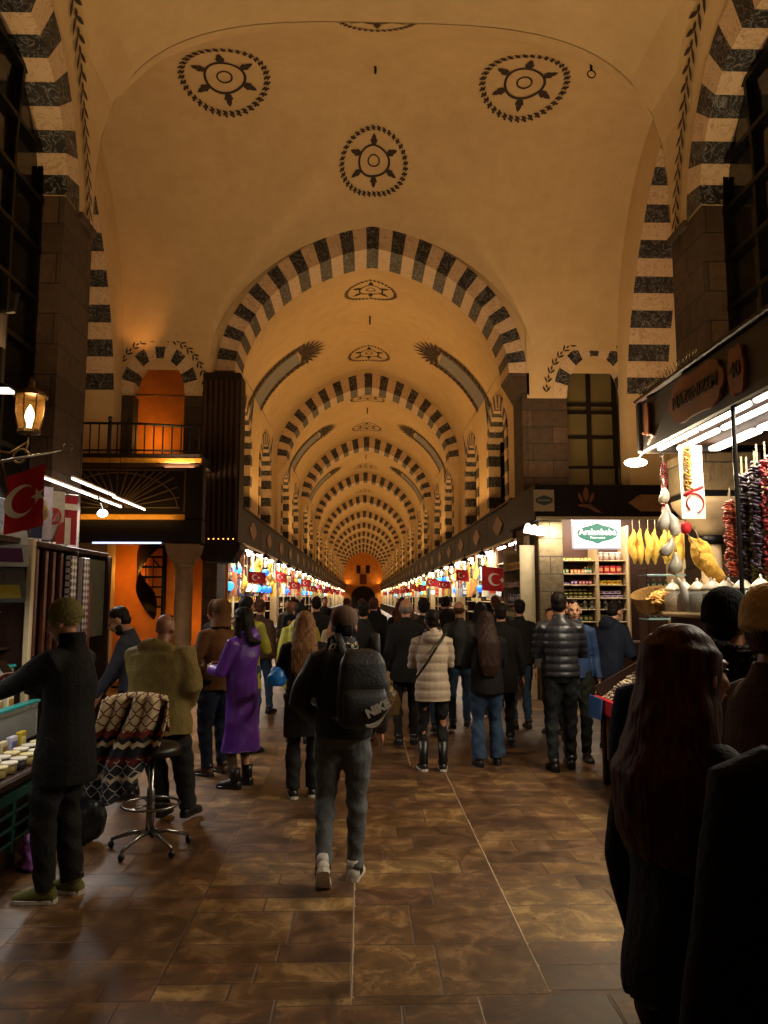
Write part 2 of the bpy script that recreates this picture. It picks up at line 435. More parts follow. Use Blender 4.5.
# longitudinal striped arches and outer walls of the short arms
for sg, nm in ((-1, 'left'), (1, 'right')):
    X0 = XC+sg*4.95; X1 = XC+sg*5.75
    P = lambda s, z, d: (X0+sg*d, s, z)
    def zz(v): return 5.65+4.0*sell(v, 1.5)
    n = 31; st = MB(); vs = [-math.cos(PI*i/n) for i in range(n+1)]
    # equal arc lengths
    fine = [-math.cos(PI*i/600) for i in range(601)]; L = [0.]
    for a, c in zip(fine, fine[1:]): L.append(L[-1]+math.hypot((c-a)*2.5, zz(c)-zz(a)))
    vs = [fine[min(range(601), key=lambda k: abs(L[k]-L[-1]*i/n))] for i in range(n+1)]
    for i in range(n):
        mi = i % 2
        a, c = 12+2.5*vs[i], 12+2.5*vs[i+1]; za, zc = zz(vs[i]), zz(vs[i+1])
        st.add([(X0, a, za), (X0, c, zc), (X1, c, zc), (X1, a, za)], [(0, 1, 2, 3)], mi)
    trim(st, [M_bm, M_wm])
    fc = MB()   # plaster face between the arch and the vault
    for a, c in zip(fine[::15], fine[15::15]):
        ya, yc = 12+2.5*a, 12+2.5*c
        fc.add([(X0, ya, zz(a)), (X0, yc, zz(c)), (X0, yc, 10.7), (X0, ya, 10.7)], [(0, 1, 2, 3)])
    for ya, yb in ((9, 9.5), (14.5, 15)): fc.add([(X0, ya, 5.65), (X0, yb, 5.65), (X0, yb, 10.7), (X0, ya, 10.7)], [(0, 1, 2, 3)])
    struct('wall_arm_face_%s' % nm, fc, [M_pl])
    pr = MB()
    for ya, yb in ((9, 9.5), (14.5, 15)): pr.box(min(X0, X1), max(X0, X1), ya, yb, 0, 5.65)
    struct('wall_arm_pier_%s' % nm, pr, [M_pl])
    ow = MB(); ow.box(min(X1, X1+sg*.2), max(X1, X1+sg*.2), 9, 15.2, 0, 10.8); struct('wall_outer_%s' % nm, ow, [M_pl])

# wall across the end of the crossing, left with the lit opening, right with the window
Pf = lambda s, z, d: (s, D1+d, z)
LH = (-4.02, .5, 3.95, 5.72, .72); RH = (4.68, .58, 3.7, 5.7, .86)
DH = (-3.98, .9, 0., 2.75, 0.)
for nm, s0, s1, hole in (('left', XC-5.0, XC-HS, LH), ('right', XC+HS, XC+5.0, RH)):
    lo = MB(); wall_with_holes(lo, Pf, s0, s1, 3.3 if nm == 'left' else 0., lambda s: 5.68, [(hole[0], hole[1], hole[2], 5.68, 0.)], .5 if nm == 'right' else .35, part='low')
    struct('wall_front_%s' % nm, lo, [M_st])
    up = MB(); wall_with_holes(up, Pf, s0, s1, 5.68, lambda s: 7.6, [(hole[0], hole[1]+.015, 5.68, hole[3], hole[4]+.015)], .35, part='up')
    struct('wall_front_upper_%s' % nm, up, [M_pl])
    r = MB(); ring(r, Pf, hole[0], hole[1], hole[3], hole[4], .27, 11, .3, out=.02); trim(r, [M_wm, M_bm])
# left, below the balcony: doorway to the orange stair
b = MB(); wall_with_holes(b, Pf, XC-5.0, XC-HS, 0., lambda s: 3.3, [DH], .4); struct('wall_front_low', b, [M_st])
M_or = mat('orange_plaster', '#c47a2c', .8, var=.25, scale=2.)
b = MB()  # niche of the upper opening (part of the stair tower)
b.box(-5.3, -2.8, 16.2, 16.3, 0, 7); b.box(-5.3, -5.2, 15.0, 16.3, 0, 7); b.box(-2.95, -2.88, 15.93, 16.3, 0, 7); b.box(-5.3, -2.8, 15.36, 16.3, 6.75, 6.85); b.box(-5.3, -2.8, 15.36, 16.3, 3.7, 3.8)
struct('wall_stair_tower', b, [M_or])
# window on the right
WN[0] += 1
b = MB(); b.box(4.04, 5.32, 15.46, 15.48, 4.35, 6.6); b.box(4.04, 5.32, 15.4, 15.5, 3.6, 4.35); wo = struct('window_%d' % WN[0], b, [M_glr])
f = MB()
for x in (4.13, 4.66, 5.19): f.box(x-.035, x+.035, 15.38, 15.46, 3.7, 6.55)
for z in (3.78, 4.35, 4.98, 5.5, 5.66): f.box(4.1, 5.22, 15.39, 15.46, z-.03, z+.03)
f.build('window_frame', [M_wd], wo)

# transverse arches and corridor bays
for k in range(NB):
    y = D1+PITCH*k
    P = lambda s, z, d, y=y: (s, y+d, z)
    r = MB(); ring(r, P, XC, HS-.36, 6.2, 2.58, .36, 35, ARCH_T, out=.0, wz=.5, og=True)
    trim(r, [M_wm, M_bm])
    p = MB()
    for sg in (-1, 1):
        p.box(*sorted((XC+sg*(HS-.1), XC+sg*(HS+.1))), y+.02, y+ARCH_T-.02, 0, 6.2)
        p.poly([(XC+sg*(HS-.36), y, 6.2), (XC+sg*(HS+.05), y, 6.2), (XC+sg*(HS+.05), y, 5.75), (XC+sg*(HS-.1), y, 5.75)], (0, ARCH_T, 0))
    struct('wall_pier_pair_%d' % (k+1), p, [M_pl if k else M_st])
b = MB()   # plaster between the first striped arch and the crossing vault
aa = [PI*i/48 for i in range(49)]
def _o(a):
    x = XC-HS*math.cos(a); return (XC-3.05*math.cos(a), 15.04, 6.2+3.02*ogv(math.cos(a))), (XC-3.6*math.cos(a), 15.04, 6.2+3.7*math.sin(a))
for a0, a1 in zip(aa, aa[1:]):
    p0, q0 = _o(a0); p1, q1 = _o(a1); b.add([p0, p1, q1, q0], [(0, 1, 2, 3)])
struct('wall_arch_spandrel', b, [M_pl])
for k in range(NB):
    y0, y1 = D1+PITCH*k+ARCH_T, D1+PITCH*(k+1)
    if k == NB-1: y1 = 124.
    ny = 28 if k < 3 else 14
    b = MB(); ys = [(y0+y1)/2-(y1-y0)/2*math.cos(PI*i/ny) for i in range(ny+1)]
    b.grid(lambda x, y: (x, y, vault_bay(x, y, y0, y1)), [XC-profb(6.9)*math.cos(PI*i/36) for i in range(37)], ys)
    struct('ceiling_bay_%d' % (k+1), b, [M_pl], True)
    L = y1-y0
    for sg, nm in ((-1, 'left'), (1, 'right')):
        P = lambda s, z, d: (XC+sg*(profb(z)+d), s, z)
        cs = [y0+L*.27, y0+L*.73] if L > 6 else [y0+L*.5]
        holes = [(c, 1.12, 3.7, 5.35, .97) for c in cs]
        w = MB(); wall_with_holes(w, P, y0, y1, 3.4, lambda s: 6.9, holes, .35, nz=3, extra=lin(y0, y1, 6))
        struct('wall_bay_%s' % nm, w, [M_pl])
        r = MB()
        for c in cs: ring(r, P, c, 1.1, 5.35, .95, .33, 19, .33, out=.03, jamb=6)
        trim(r, [M_wm, M_bm])
        for c in cs:
            WN[0] += 1
            g = MB(); g.box(*sorted((XC+sg*(HS+.33), XC+sg*(HS+.36))), c-1.12, c+1.12, 3.6, 6.4); wo = struct('window_%d' % WN[0], g, [M_gl])
            f = MB()
            for s in (-1.05, -.35, .35, 1.05): f.box(*sorted((XC+sg*(HS+.27), XC+sg*(HS+.33))), c+s-.03, c+s+.03, 3.7, 6.3)
            for z in (4.2, 4.75, 5.35, 5.9): f.box(*sorted((XC+sg*(HS+.27), XC+sg*(HS+.33))), c-1.1, c+1.1, z-.025, z+.025)
            f.build('window_frame', [M_iron], wo)
# end wall with its two dark windows and arched gate
b = MB(); b.box(XC-3.4, XC+3.4, 124., 124.2, 0, 9.6); struct('wall_end', b, [M_or])
for x in (-.75, .75):
    WN[0] += 1; g = MB(); g.bbox(XC+x-.32, XC+x+.32, 123.9, 124.0, 5.6, 6.9, .03); wo = struct('window_%d' % WN[0], g, [M_gl])
    f = MB(); f.box(XC+x-.02, XC+x+.02, 123.86, 123.9, 5.6, 6.9); f.box(XC+x-.32, XC+x+.32, 123.86, 123.9, 6.2, 6.25); f.build('window_frame', [M_iron], wo)
g = MB(); g.poly([(XC+1.9*math.cos(PI*i/20), 123.95, 1.9+1.9*math.sin(PI*i/20)*.9) for i in range(21)]+[(XC-1.9, 123.95, 0), (XC+1.9, 123.95, 0)], (0, -.12, 0)); struct('door_1', g, [M_wd])
g = MB(); g.bbox(XC-.55, XC+.55, 123.6, 123.8, 3.9, 5.5, .03)
prop(g.build('hanging_banner', [mat('maroon_banner', '#4a1512', .8, var=.3, scale=2.)]), 'maroon banner hung high on the orange end wall of the corridor', 'banner')

# ---- painted ornaments: thin leaf shapes lying on the plaster
def leaf(a, L, w, n=5):
    """leaf outline in 2-D from origin along angle a"""
    pts = []
    for i in range(n+1):
        t = i/n; pts.append((L*t, w*math.sin(PI*t)**.8))
    for i in range(n-1, 0, -1):
        t = i/n; pts.append((L*t, -w*math.sin(PI*t)**.8))
    return [(x*math.cos(a)-y*math.sin(a), x*math.sin(a)+y*math.cos(a)) for x, y in pts]

def paint(mb, pts, surf, mi=0):
    vs = [surf(u, v) for u, v in pts]; n = len(vs)
    cx = sum(p[0] for p in pts)/n; cy = sum(p[1] for p in pts)/n
    vs.append(surf(cx, cy)); mb.add(vs, [(i, (i+1) % n, n) for i in range(n)], mi)

def ringband(mb, c, r0, r1, surf, n=32, sq=0.):
    for i in range(n):
        a, b2 = 2*PI*i/n, 2*PI*(i+1)/n
        f = lambda t: 1+sq*math.cos(3*t)
        mb.add([surf(c[0]+r*f(t)*math.cos(t), c[1]+r*f(t)*math.sin(t)) for r, t in ((r0, a), (r1, a), (r1, b2), (r0, b2))], [(0, 1, 2, 3)])

def medallion(cx, cy, r, vz, simple=False):
    mb = MB(); S = lambda u, v: (u, v, vz(u, v)-.012)
    ringband(mb, (cx, cy), r*.40, r*.46, S, 36, .03)
    ringband(mb, (cx, cy), r*.14, r*.18, S, 20)
    for k in range(6):      # palmettes
        a = PI/2+k*PI/3; bx, by = cx+r*.46*math.cos(a), cy+r*.46*math.sin(a)
        for da, L in ((0, .3), (.75, .17), (-.75, .17), (1.5, .09), (-1.5, .09)):
            paint(mb, [(bx+p[0]*r, by+p[1]*r) for p in leaf(a+da*.8, L, L*.22)], S)
    n = 38 if not simple else 22
    for k in range(n):      # leafy wreath
        a = 2*PI*k/n
        for q, rr in ((-1, .86), (1, .93), (1, .99)):
            bx, by = cx+r*rr*math.cos(a), cy+r*rr*math.sin(a)
            paint(mb, [(bx+p[0]*r, by+p[1]*r) for p in leaf(a+PI/2+q*.7, .15 if rr < .95 else .09, .03)], S)
    ringband(mb, (cx, cy), r*.915, r*.925, S, 48)
    return trim(mb, [M_paint])
vc = vault_cross
medallion(XC-2.55, 12.2, .78, vc); medallion(XC+2.55, 12.2, .78, vc); medallion(XC, 13.8, .66, vc); medallion(XC, 10.2, .62, vc)
for k in range(4):
    y0, y1 = D1+PITCH*k+ARCH_T, D1+PITCH*(k+1)
    vb = lambda x, y, y0=y0, y1=y1: vault_bay(x, y, y0, y1)
    medallion(XC, y0+2.75, .68, vb, k > 1); medallion(XC, y1-1.8, .68, vb, k > 1)
    if k < 3:               # long grey cartouches with scrolled border, low on the far half of each vault
        for sg in (-1, 1):
            mb = MB()
            def S(a, w, e=.014, sg=sg, y0=y0, y1=y1):
                # a climbs the vault (radians), w runs along the corridor
                yc = y0+3.5+2.35*min(1., a/1.2)**.75+w
                v = (yc-(y0+y1)/2)/((y1-y0)/2); h = 3.08+.2*(1-v*v)
                return (XC+sg*(HS-e)*math.cos(a), yc, 6.2+(h-e)*ogv(math.cos(a)))
            ts = lin(.06, .86, 14); hwf = lambda a: .62-.14*a
            mb.grid(lambda t, w: S(t, w*hwf(t)), ts, lin(-1, 1, 4), 0)
            for s2 in (-1, 1):
                mb.grid(lambda t, w: S(t, s2*hwf(t)+w*.03, .02), ts, [-1, 1], 1)
                mb.grid(lambda t, w: S(t, s2*(hwf(t)+.1+.05*math.sin(t*30))+w*.02, .02), lin(.06, .86, 40), [-1, 1], 1)
                for i in range(15):
                    t = .08+.78*i/14
                    for da in (-.6, .3, 1.2):
                        lf = leaf(da, .085, .022)
                        paint(mb, [(t+p[0]*.9, s2*(hwf(t)+.05+abs(p[1])*3+p[0]*1.4)) for p in lf], lambda a, c: S(a, c, .02), 1)
            for q in range(11):  # scrolled plume at the top end
                aa = (q-5)*.30
                for L_, o_ in ((.26-.012*abs(q-5), .05), (.12, .0)):
                    lf = leaf(aa, L_, .016)
                    paint(mb, [(.88+o_+p[0]*.9, p[1]*3.4+(q-5)*.05) for p in lf], lambda a, c: S(a, c, .02), 1)
            mb.grid(lambda t, w: S(.88+.07*math.sin(t), .3*math.cos(t)+w*.03, .02), lin(0, PI, 16), [-1, 1], 1)
            mb.grid(lambda t, w: S(1.02+.05*math.sin(t), .22*math.cos(t)+w*.03, .02), lin(0, 2*PI, 20), [-1, 1], 1)
            trim(mb, [M_grey, M_paint], False)
def leaf_arc(P, c, hw, zs, rise, n, sz, a0=0., a1=PI, off=.03):
    mb = MB()
    for i in range(n):
        a = a0+(a1-a0)*(i+.5)/n
        s, z = c-hw*math.cos(a), zs+rise*math.sin(a)
        ta = math.atan2(rise*math.cos(a), hw*math.sin(a))
        for da, k, o2 in ((.6, .95, 0), (-.6, .95, .0), (0, .55, .55)):
            paint(mb, [(s+p[0]+o2*sz*math.cos(ta), z+p[1]+o2*sz*math.sin(ta)) for p in leaf(ta+da, sz*k, sz*.12)], lambda u, v: P(u, v, -off))
    return trim(mb, [M_paint])
leaf_arc(Pf, LH[0], .92, 5.72, 1.12, 17, .15, .15); leaf_arc(Pf, RH[0], 1.0, 5.7, 1.22, 18, .15, 0, PI*.93)
leaf_arc(side_map(-1), 6.8, 2.0, 6.05, 1.95, 34, .2); leaf_arc(side_map(1), 6.8, 2.0, 6.05, 1.95, 34, .2)
# hooks in the vault
def hook(x, y, z, L=.3, loop=True):
    b = MB(); b.tube([(x, y, z+.03), (x, y, z-L)], .022, 6)
    if loop: b.tube([(x+.06*math.sin(t), y, z-L-.06+.06*math.cos(t)) for t in lin(0, 2*PI, 12)], .01, 5, cap=False)
    return b.build('iron_hook', [M_iron])
hk = [hook(XC, 12., vc(XC, 12), .12, False), hook(XC-3.45, 10.2, vc(XC-3.45, 10.2), .42), hook(XC+3.2, 10.6, vc(XC+3.2, 10.6), .42)]
for o, l in zip(hk, ('short iron stub at the crown of the first vault', 'long iron hook hanging from the vault above the orange lit arch', 'long iron ring hook hanging from the vault above the amber window')): prop(o, l, 'hook')
for k in range(3):
    y = D1+PITCH*k+ARCH_T+4.7
    prop(hook(XC, y, vault_bay(XC, y, D1+PITCH*k+ARCH_T, D1+PITCH*(k+1)), .25, False), 'small iron stub at the crown of the %s vault of the corridor' % ('second', 'third', 'fourth')[k], 'hook')
# ------------------------------------------------------------------ people
from mathutils import noise as MN
M_hairs = {}
def hair_mat(name, c1, c2):
    if name in M_hairs: return M_hairs[name]
    m = bpy.data.materials.new(name); nt, b = nodes(m)
    tc = nn(nt, 'TexCoord'); mp = nn(nt, 'Mapping', {'Vector': tc.outputs['Object'], 'Scale': (90., 90., 3.)})
    n = nn(nt, 'TexNoise', {'Vector': mp.outputs[0], 'Scale': 1., 'Detail': 3.}).outputs[0]
    nt.links.new(ramp(nt, n, [(.3, rgb(c1)), (.7, rgb(c2))]), b.inputs['Base Color'])
    b.inputs['Roughness'].default_value = .6; b.inputs['Specular IOR Level'].default_value = .15
    bp = nn(nt, 'Bump', {'Strength': .7, 'Distance': .006, 'Height': n}); nt.links.new(bp.outputs[0], b.inputs['Normal'])
    M_hairs[name] = m; return m

def remesh(mb, name, mats, parent, vox, smooth=2, disp=None):
    me = bpy.data.meshes.new('raw'); me.from_pydata(mb.v, [], mb.f)
    o = bpy.data.objects.new('raw', me); COL.objects.link(o)
    bm = bmesh.new(); bm.from_mesh(me); bmesh.ops.recalc_face_normals(bm, faces=bm.faces); bm.to_mesh(me); bm.free()
    md = o.modifiers.new('r', 'REMESH'); md.mode = 'VOXEL'; md.voxel_size = vox
    if smooth:
        s = o.modifiers.new('s', 'SMOOTH'); s.factor = .6; s.iterations = smooth
    dg = bpy.context.evaluated_depsgraph_get(); dg.update()
    out = bpy.data.meshes.new_from_object(o.evaluated_get(dg))
    bpy.data.objects.remove(o); bpy.data.meshes.remove(me)
    out.materials.clear()
    if disp:
        n = len(out.vertices); co = np.empty(n*3); out.vertices.foreach_get('co', co); co = co.reshape(n, 3)
        no = np.empty(n*3); out.vertices.foreach_get('normal', no); no = no.reshape(n, 3)
        co += no*disp(co, no)[:, None]; out.vertices.foreach_set('co', co.ravel())
    out.name = name; out.update()
    return link(name, out, parent, mats if isinstance(mats, list) else [mats], True)

def folds(seed, amp=.008, sc=(9, 9, 4)):
    """smooth pseudo-random cloth folds"""
    r = random.Random(seed); ks = [(np.array([r.uniform(-1, 1)*sc[0], r.uniform(-1, 1)*sc[1], r.uniform(-1, 1)*sc[2]*1.8]), r.uniform(0, 6.3)) for _ in range(9)]
    def f(co, no):
        d = np.zeros(len(co))
        for k, p in ks: d += 1-np.abs(np.sin(co@k+p+1.3*np.sin(co@(k[::-1]*.7)+p)))*2
        return amp*d/3.
    return f
def quilted(seed, step=.085, amp=.014):
    f0 = folds(seed, .005)
    return lambda co, no: f0(co, no)+amp*(np.sqrt(np.abs(np.sin(PI*co[:, 2]/step)))-.6)*(1-np.abs(no[:, 2]))
def strands(seed, amp=.006):
    f0 = folds(seed, amp, (60, 60, 1.2))
    return lambda co, no: f0(co, no)

def ik(a, c, l1, l2, pole):
    a, c, pole = Vector(a), Vector(c), Vector(pole)
    d = c-a; L = d.length
    if L > (l1+l2)*.995: c = a+d*((l1+l2)*.995/L); d = c-a; L = d.length
    t = d/L; x = (l1*l1-l2*l2+L*L)/(2*L); h = math.sqrt(max(0, l1*l1-x*x))
    p = pole-t*pole.dot(t); p.normalize()
    return a+t*x+p*h, c

M_skin = mat('skin', '#9c6b4c', .55, var=.08, scale=12.)
M_skin2 = mat('pale_skin', '#b98a6c', .5, var=.08, scale=12.)
M_eye = mat('eye_dark', '#0f0a08', .2, var=0.)
M_lip = mat('lips', '#7d4338', .5, var=.05)
FAB = {}
def fabric(name, col, rough=.85, bump=.35, var=.2, sc=14., sheen=0.):
    return mat(name, col, rough, var=var, scale=sc, bump=bump, sheen=sheen, spec=.25 if rough > .7 else .5)

ARM = {  # wrist targets (right side, mirrored for left): x, y, z for a 1.75 m figure; pole
    'down': ((.25, .03, .85), (.25, -1, 0)), 'pocket': ((.17, .15, .98), (.9, -1, .1)), 'front': ((.10, .30, 1.12), (.6, -.6, -.5)),
    'phone': ((.05, .33, 1.22), (.5, -.3, -.8)), 'reach': ((.22, .52, 1.08), (.4, -.3, -.8)), 'back': ((.25, -.15, .88), (.2, -1, 0)),
    'fwd': ((.24, .2, .9), (.2, -1, 0)), 'hip': ((.20, .10, 1.02), (1, -.8, 0)), 'cross': ((-.02, .22, 1.16), (1., -.2, -.6)), 'up': ((.10, .25, 1.40), (.6, .1, -.8)), 'low': ((.14, .34, .86), (.5, -.8, 0))}

def hand_shapes(mb, wrist, d, palm_n, thumb_dir, s, curl):
    d = d.normalized(); side = d.cross(palm_n).normalized()
    rot = Matrix((side, d, palm_n)).transposed()
    mb.ell(wrist+d*.052*s, (.040*s, .05*s, .017*s), 10, 7, rot=rot)
    for i, (u, L) in enumerate(((-.030, .066), (-.010, .076), (.011, .072), (.030, .056))):
        p = wrist+d*.09*s+side*u*s; pts = [wrist+d*.05*s+side*u*s*.8, p]; dd = d.copy()
        for k in range(3):
            dd = (dd+palm_n*curl*(.35+.25*k)).normalized(); p = p+dd*L*s*(.42, .33, .25)[k]; pts.append(p)
        mb.tube(pts, [.010*s, .0098*s, .009*s, .0085*s, .0065*s], 7)
    t0 = wrist+d*.025*s+thumb_dir*.025*s
    mb.tube([t0, t0+(thumb_dir*.8+d*.7+palm_n*.4)*.035*s, t0+(thumb_dir*.6+d*1.2+palm_n*.8)*.06*s, t0+(thumb_dir*.3+d*1.5+palm_n*1.)*.075*s], [.014*s, .012*s, .010*s, .008*s], 7)

def shoe(parent, ank, yaw, s, upper, sole, boot=0., lift=0., lug=0.):
    """shoe with sole; toe along +y turned by yaw; lift tips the heel up"""
    M = Matrix.Translation(Vector(ank))@Matrix.Rotation(yaw, 4, 'Z')@Matrix.Rotation(-lift, 4, 'X')
    def sect(y, hw, zt, zb, n=12):
        out = []
        for j in range(n):
            t = 2*PI*j/n; x = hw*math.cos(t); z = math.sin(t)
            z = zb+(zt-zb)*max(0, z)**.8 if z > 0 else zb
            out.append(M@Vector((x*s, y*s, z*s)))
        return out
    u = MB()
    prof = [(-.072, .020, .03), (-.065, .034, .055), (-.04, .040, .075), (0, .041, .085), (.04, .043, .075), (.08, .047, .058), (.12, .048, .045), (.155, .042, .034), (.178, .028, .02), (.186, .012, .008)]
    u.loft([sect(y, hw, z-.07, -.07) for y, hw, z in prof])
    if boot: u.tube([M@Vector((0, -.015*s, -.03*s)), M@Vector((0, -.015*s, .04*s)), M@Vector((0, -.01*s, boot*s))], [.046*s, .047*s, .054*s], 12)
    else: u.tube([M@Vector((0, -.02*s, -.03*s)), M@Vector((0, -.02*s, .035*s))], [.040*s, .041*s], 12)
    o = u.build('shoe' if not boot else 'boot', [upper], parent, True)
    so = MB(); rings = []
    out = [(-.078, .0), (-.07, .028), (-.045, .040), (0, .039), (.05, .043), (.1, .050), (.14, .047), (.172, .032), (.19, .0)]
    pts = [(x, y) for y, x in out]+[(-x, y) for y, x in out[::-1][1:-1]]
    so.loft([[M@Vector((x*k*s, y*s, z*s)) for x, y in pts] for z, k in ((-.09, .97), (-.085, 1.02), (-.066, 1.04), (-.062, .9))])
    so.build('sole', [sole], o)
    if lug:
        st = MB()
        for sx in (-1, 1):
            for q in range(3):
                y = .0+.028*q
                st.poly([M@Vector((sx*(.047)*s, (y+a)*s, b*s)) for a, b in ((0, -.06), (.012, -.06), (-.004, -.005), (-.016, -.01))], M.to_3x3()@Vector((-sx*.012*s, 0, 0)))
        st.build('side_stripe', [mat('shoe_stripe', '#1a1a1e', .5)], o)
    return o

def person(x, y, h, face, label, top=None, legs=None, hair=('short', 'black_hair'), feet=((.10, .0, 0), (-.10, .0, 0)), arms=('down', 'down'),
           lean=0., turn=0., nod=0., top_mat=None, leg_mat=None, hem=.86, bulk=1., quilt=0, hood=0, shoe_mat=None, sole_mat=None, boots=0., skin=None, vox=.014,
           beard=None, faced=False, group=None, girth=1., flare=1., legw=1., seed=0, collar=0, wr=None, hips=None, fold=.008, curl=.5, lugs=0, hemw=1., hoodup=0, beanie=None, fur=0):
    s = h/1.75
    root = thing('person', label, 'person', (x, y, 0), math.radians(face), group)
    skin = skin or M_skin
    Rl = Matrix.Rotation(-lean, 3, 'X'); hipz = .93*s
    if hips is not None: hipz = hips*s
    dz = hipz-.93*s
    def T(p):                  # torso space -> lean about the hip
        v = Vector(p)*s; v.z += dz
        if v.z > hipz: v = Vector((0, 0, hipz))+Rl@(v-Vector((0, 0, hipz)))
        return v
    hc = T((0, .008, 1.492)); RH = Matrix.Rotation(turn, 3, 'Z')@Matrix.Rotation(-nod-lean*.4, 3, 'X')
    Hp = lambda p: hc+RH@(Vector((p[0], p[1]+.01, p[2]+.12))*s)
    body = MB(); cloth = MB(); pants = MB()
    # torso + neck
    def ringz(z, rx, ry, yo=0., n=18):
        return [T((rx*math.cos(2*PI*j/n), yo+ry*math.sin(2*PI*j/n), z)) for j in range(n)]
    body.loft([ringz(.86, .12, .10), ringz(.95, .15*girth, .11*girth), ringz(1.1, .13*girth, .1*girth), ringz(1.28, .155, .11), ringz(1.36, .14, .09), ringz(1.42, .07, .055)])
    body.tube([T((0, -.01, 1.40)), T((0, 0, 1.5)), Hp((0, -.005, -.06))], [.06*s, .055*s, .055*s], 12)
    er = lambda c, r, **k: body.ell(Hp(c), tuple(v*s for v in r), 16, 12, rot=RH)
    er((0, -.015, .025), (.075, .095, .09)); er((0, .03, -.03), (.060, .062, .082)); er((0, .045, -.088), (.036, .036, .028))
    er((0, .078, .022), (.05, .018, .012))
    body.tube([Hp((0, .088, .012)), Hp((0, .103, -.015)), Hp((0, .108, -.032)), Hp((0, .092, -.042))], [.009*s, .012*s, .016*s, .012*s], 8)
    for q in (-1, 1):
        er((q*.077, -.005, -.012), (.011, .022, .032)); er((q*.036, .062, -.028), (.022, .025, .022))
    er((0, .088, -.062), (.022, .012, .009))
    # legs
    ankles = []
    for sg, ft in zip((1, -1), feet):
        a = Vector((ft[0], ft[1], .09+ft[2]))*s
        hip = Vector((sg*.09*s*girth**.5, 0, hipz-.02*s))
        kn, a = ik(hip, a, .422*s*max(1, hipz/(.93*s)), .405*s, (sg*.12, 1, 0))
        ankles.append((a, ft))
        body.tube([hip, hip.lerp(kn, .5), kn, kn.lerp(a, .35), a, a-Vector((0, 0, .03*s))], [.08*s, .07*s, .052*s, .05*s, .036*s, .036*s], 10)
        g = legw*(.5+.5*girth)
        pants.tube([hip+Vector((0, 0, .05*s)), hip.lerp(kn, .35), hip.lerp(kn, .75), kn, kn.lerp(a, .35), kn.lerp(a, .75), a+Vector((0, -.005, -.015*s))],
                   [.103*s*g, .1*s*g, .082*s*g, .074*s*g, .07*s*g*(1+flare)/2, .06*s*g*flare, .058*s*g*flare], 14)
    pants.loft([ringz(.84, .12*girth, .11*girth), ringz(.92, .165*girth, .125*girth, -.01), ringz(1.0, .155*girth, .115*girth), ringz(1.06, .14*girth, .10*girth)])
    # arms
    wrists = []
    for i, (sg, key) in enumerate(zip((1, -1), arms)):
        tgt, pole = ARM[key] if isinstance(key, str) else key
        sh = T((sg*.165*(.6+.4*bulk), 0, 1.385)); tt = T((tgt[0]*sg*(.75+.25*girth), tgt[1], tgt[2]))
        el, w = ik(sh, tt, .29*s, .26*s, Matrix.Identity(3)@Vector((pole[0]*sg, pole[1], pole[2])))
        wrists.append((sh, el, w))
        body.tube([T((sg*.10, 0, 1.37)), sh, sh.lerp(el, .5), el, el.lerp(w, .4), w], [.036*s, .040*s, .040*s, .036*s, .036*s, .026*s], 10)
        d = (w-el).normalized()
        inw = Vector((-sg, 0, 0)) if abs(d.x) < .8 else Vector((0, 1, 0))
        pn = (inw-d*inw.dot(d)).normalized(); th = Vector((0, 1, 0)) if abs(d.y) < .7 else Vector((0, 0, 1)); th = (th-d*th.dot(d)-pn*th.dot(pn)).normalized()
        hand_shapes(body, w, d, pn, th, s, curl)
        b = bulk
        cuff = .93
        cloth.tube([T((sg*.10, 0, 1.40)), sh, sh.lerp(el, .5), el, el.lerp(w, .5), el.lerp(w, cuff)], [.064*s*b, .070*s*b, .066*s*b, .058*s*b, .054*s*b, .046*s*b], 14)
    remesh(body, 'body', skin, root, min(vox, .008) if faced else vox*.85, 1)
    if faced:
        for q in (-1, 1):
            e = MB(); e.ell(Hp((q*.030, .0865, .002)), (.011*s, .006*s, .006*s), 8, 6, rot=RH); e.build('eye', [M_eye], root, True)
            e = MB(); e.ell(Hp((q*.031, .090, .021)), (.014*s, .004*s, .0028*s), 8, 6, rot=RH); e.build('eyebrow', [hair_mat(*HAIRC['black_hair'])], root, True)
        e = MB(); e.ell(Hp((0, .0985, -.062)), (.020*s, .004*s, .006*s), 8, 6, rot=RH); e.build('lips', [M_lip], root, True)
    # garment
    hb = hem
    zs = [1.485, 1.465, 1.435, 1.385, 1.25, 1.10, .98, .90]; rx = [.070, .085, .12, .165, .178, .165, .178, .190]; ry = [.068, .078, .09, .11, .132, .124, .135, .142]
    rx = [a*(b_ if i > 2 else 1) for i, (a, b_) in enumerate(zip(rx, [bulk]*3+[(bulk+girth)/2]*5))]; ry = [a*(bulk if i < 3 else (bulk+girth)/2) for i, a in enumerate(ry)]
    rings = [ringz(z, a, c, -.01) for z, a, c in zip(zs, rx, ry) if z > hb+.02]
    if hb < .88:
        k = 0
        for z in lin(.80, hb, max(1, int((.86-hb)/.12))):
            k += 1; w = 1+(.90-z)*.28*hemw
            rings.append(ringz(z, rx[-1]*w, ry[-1]*w, -.01))
    else: rings.append(ringz(hb, rx[6]*1.0, ry[6]*1.0, -.01))
    cloth.loft(rings)
    cloth.tube([T((0, -.012, 1.43)), T((0, -.004, 1.51+.025*collar))], [.085*s, (.069+.012*collar)*s], 16)
    if hood:
        cloth.ell(T((0, -.10, 1.44)), (.125*s*hood, .075*s, .085*s), 16, 10)
        cloth.tube([T((.10, .0, 1.46)), T((.07, -.09, 1.50)), T((0, -.13, 1.51)), T((-.07, -.09, 1.50)), T((-.10, .0, 1.46))], .035*s, 10)
    dsp = quilted(seed+1, quilt, .013) if quilt else folds(seed+1, fold)
    remesh(cloth, top or 'jacket', top_mat, root, vox, 2, dsp)
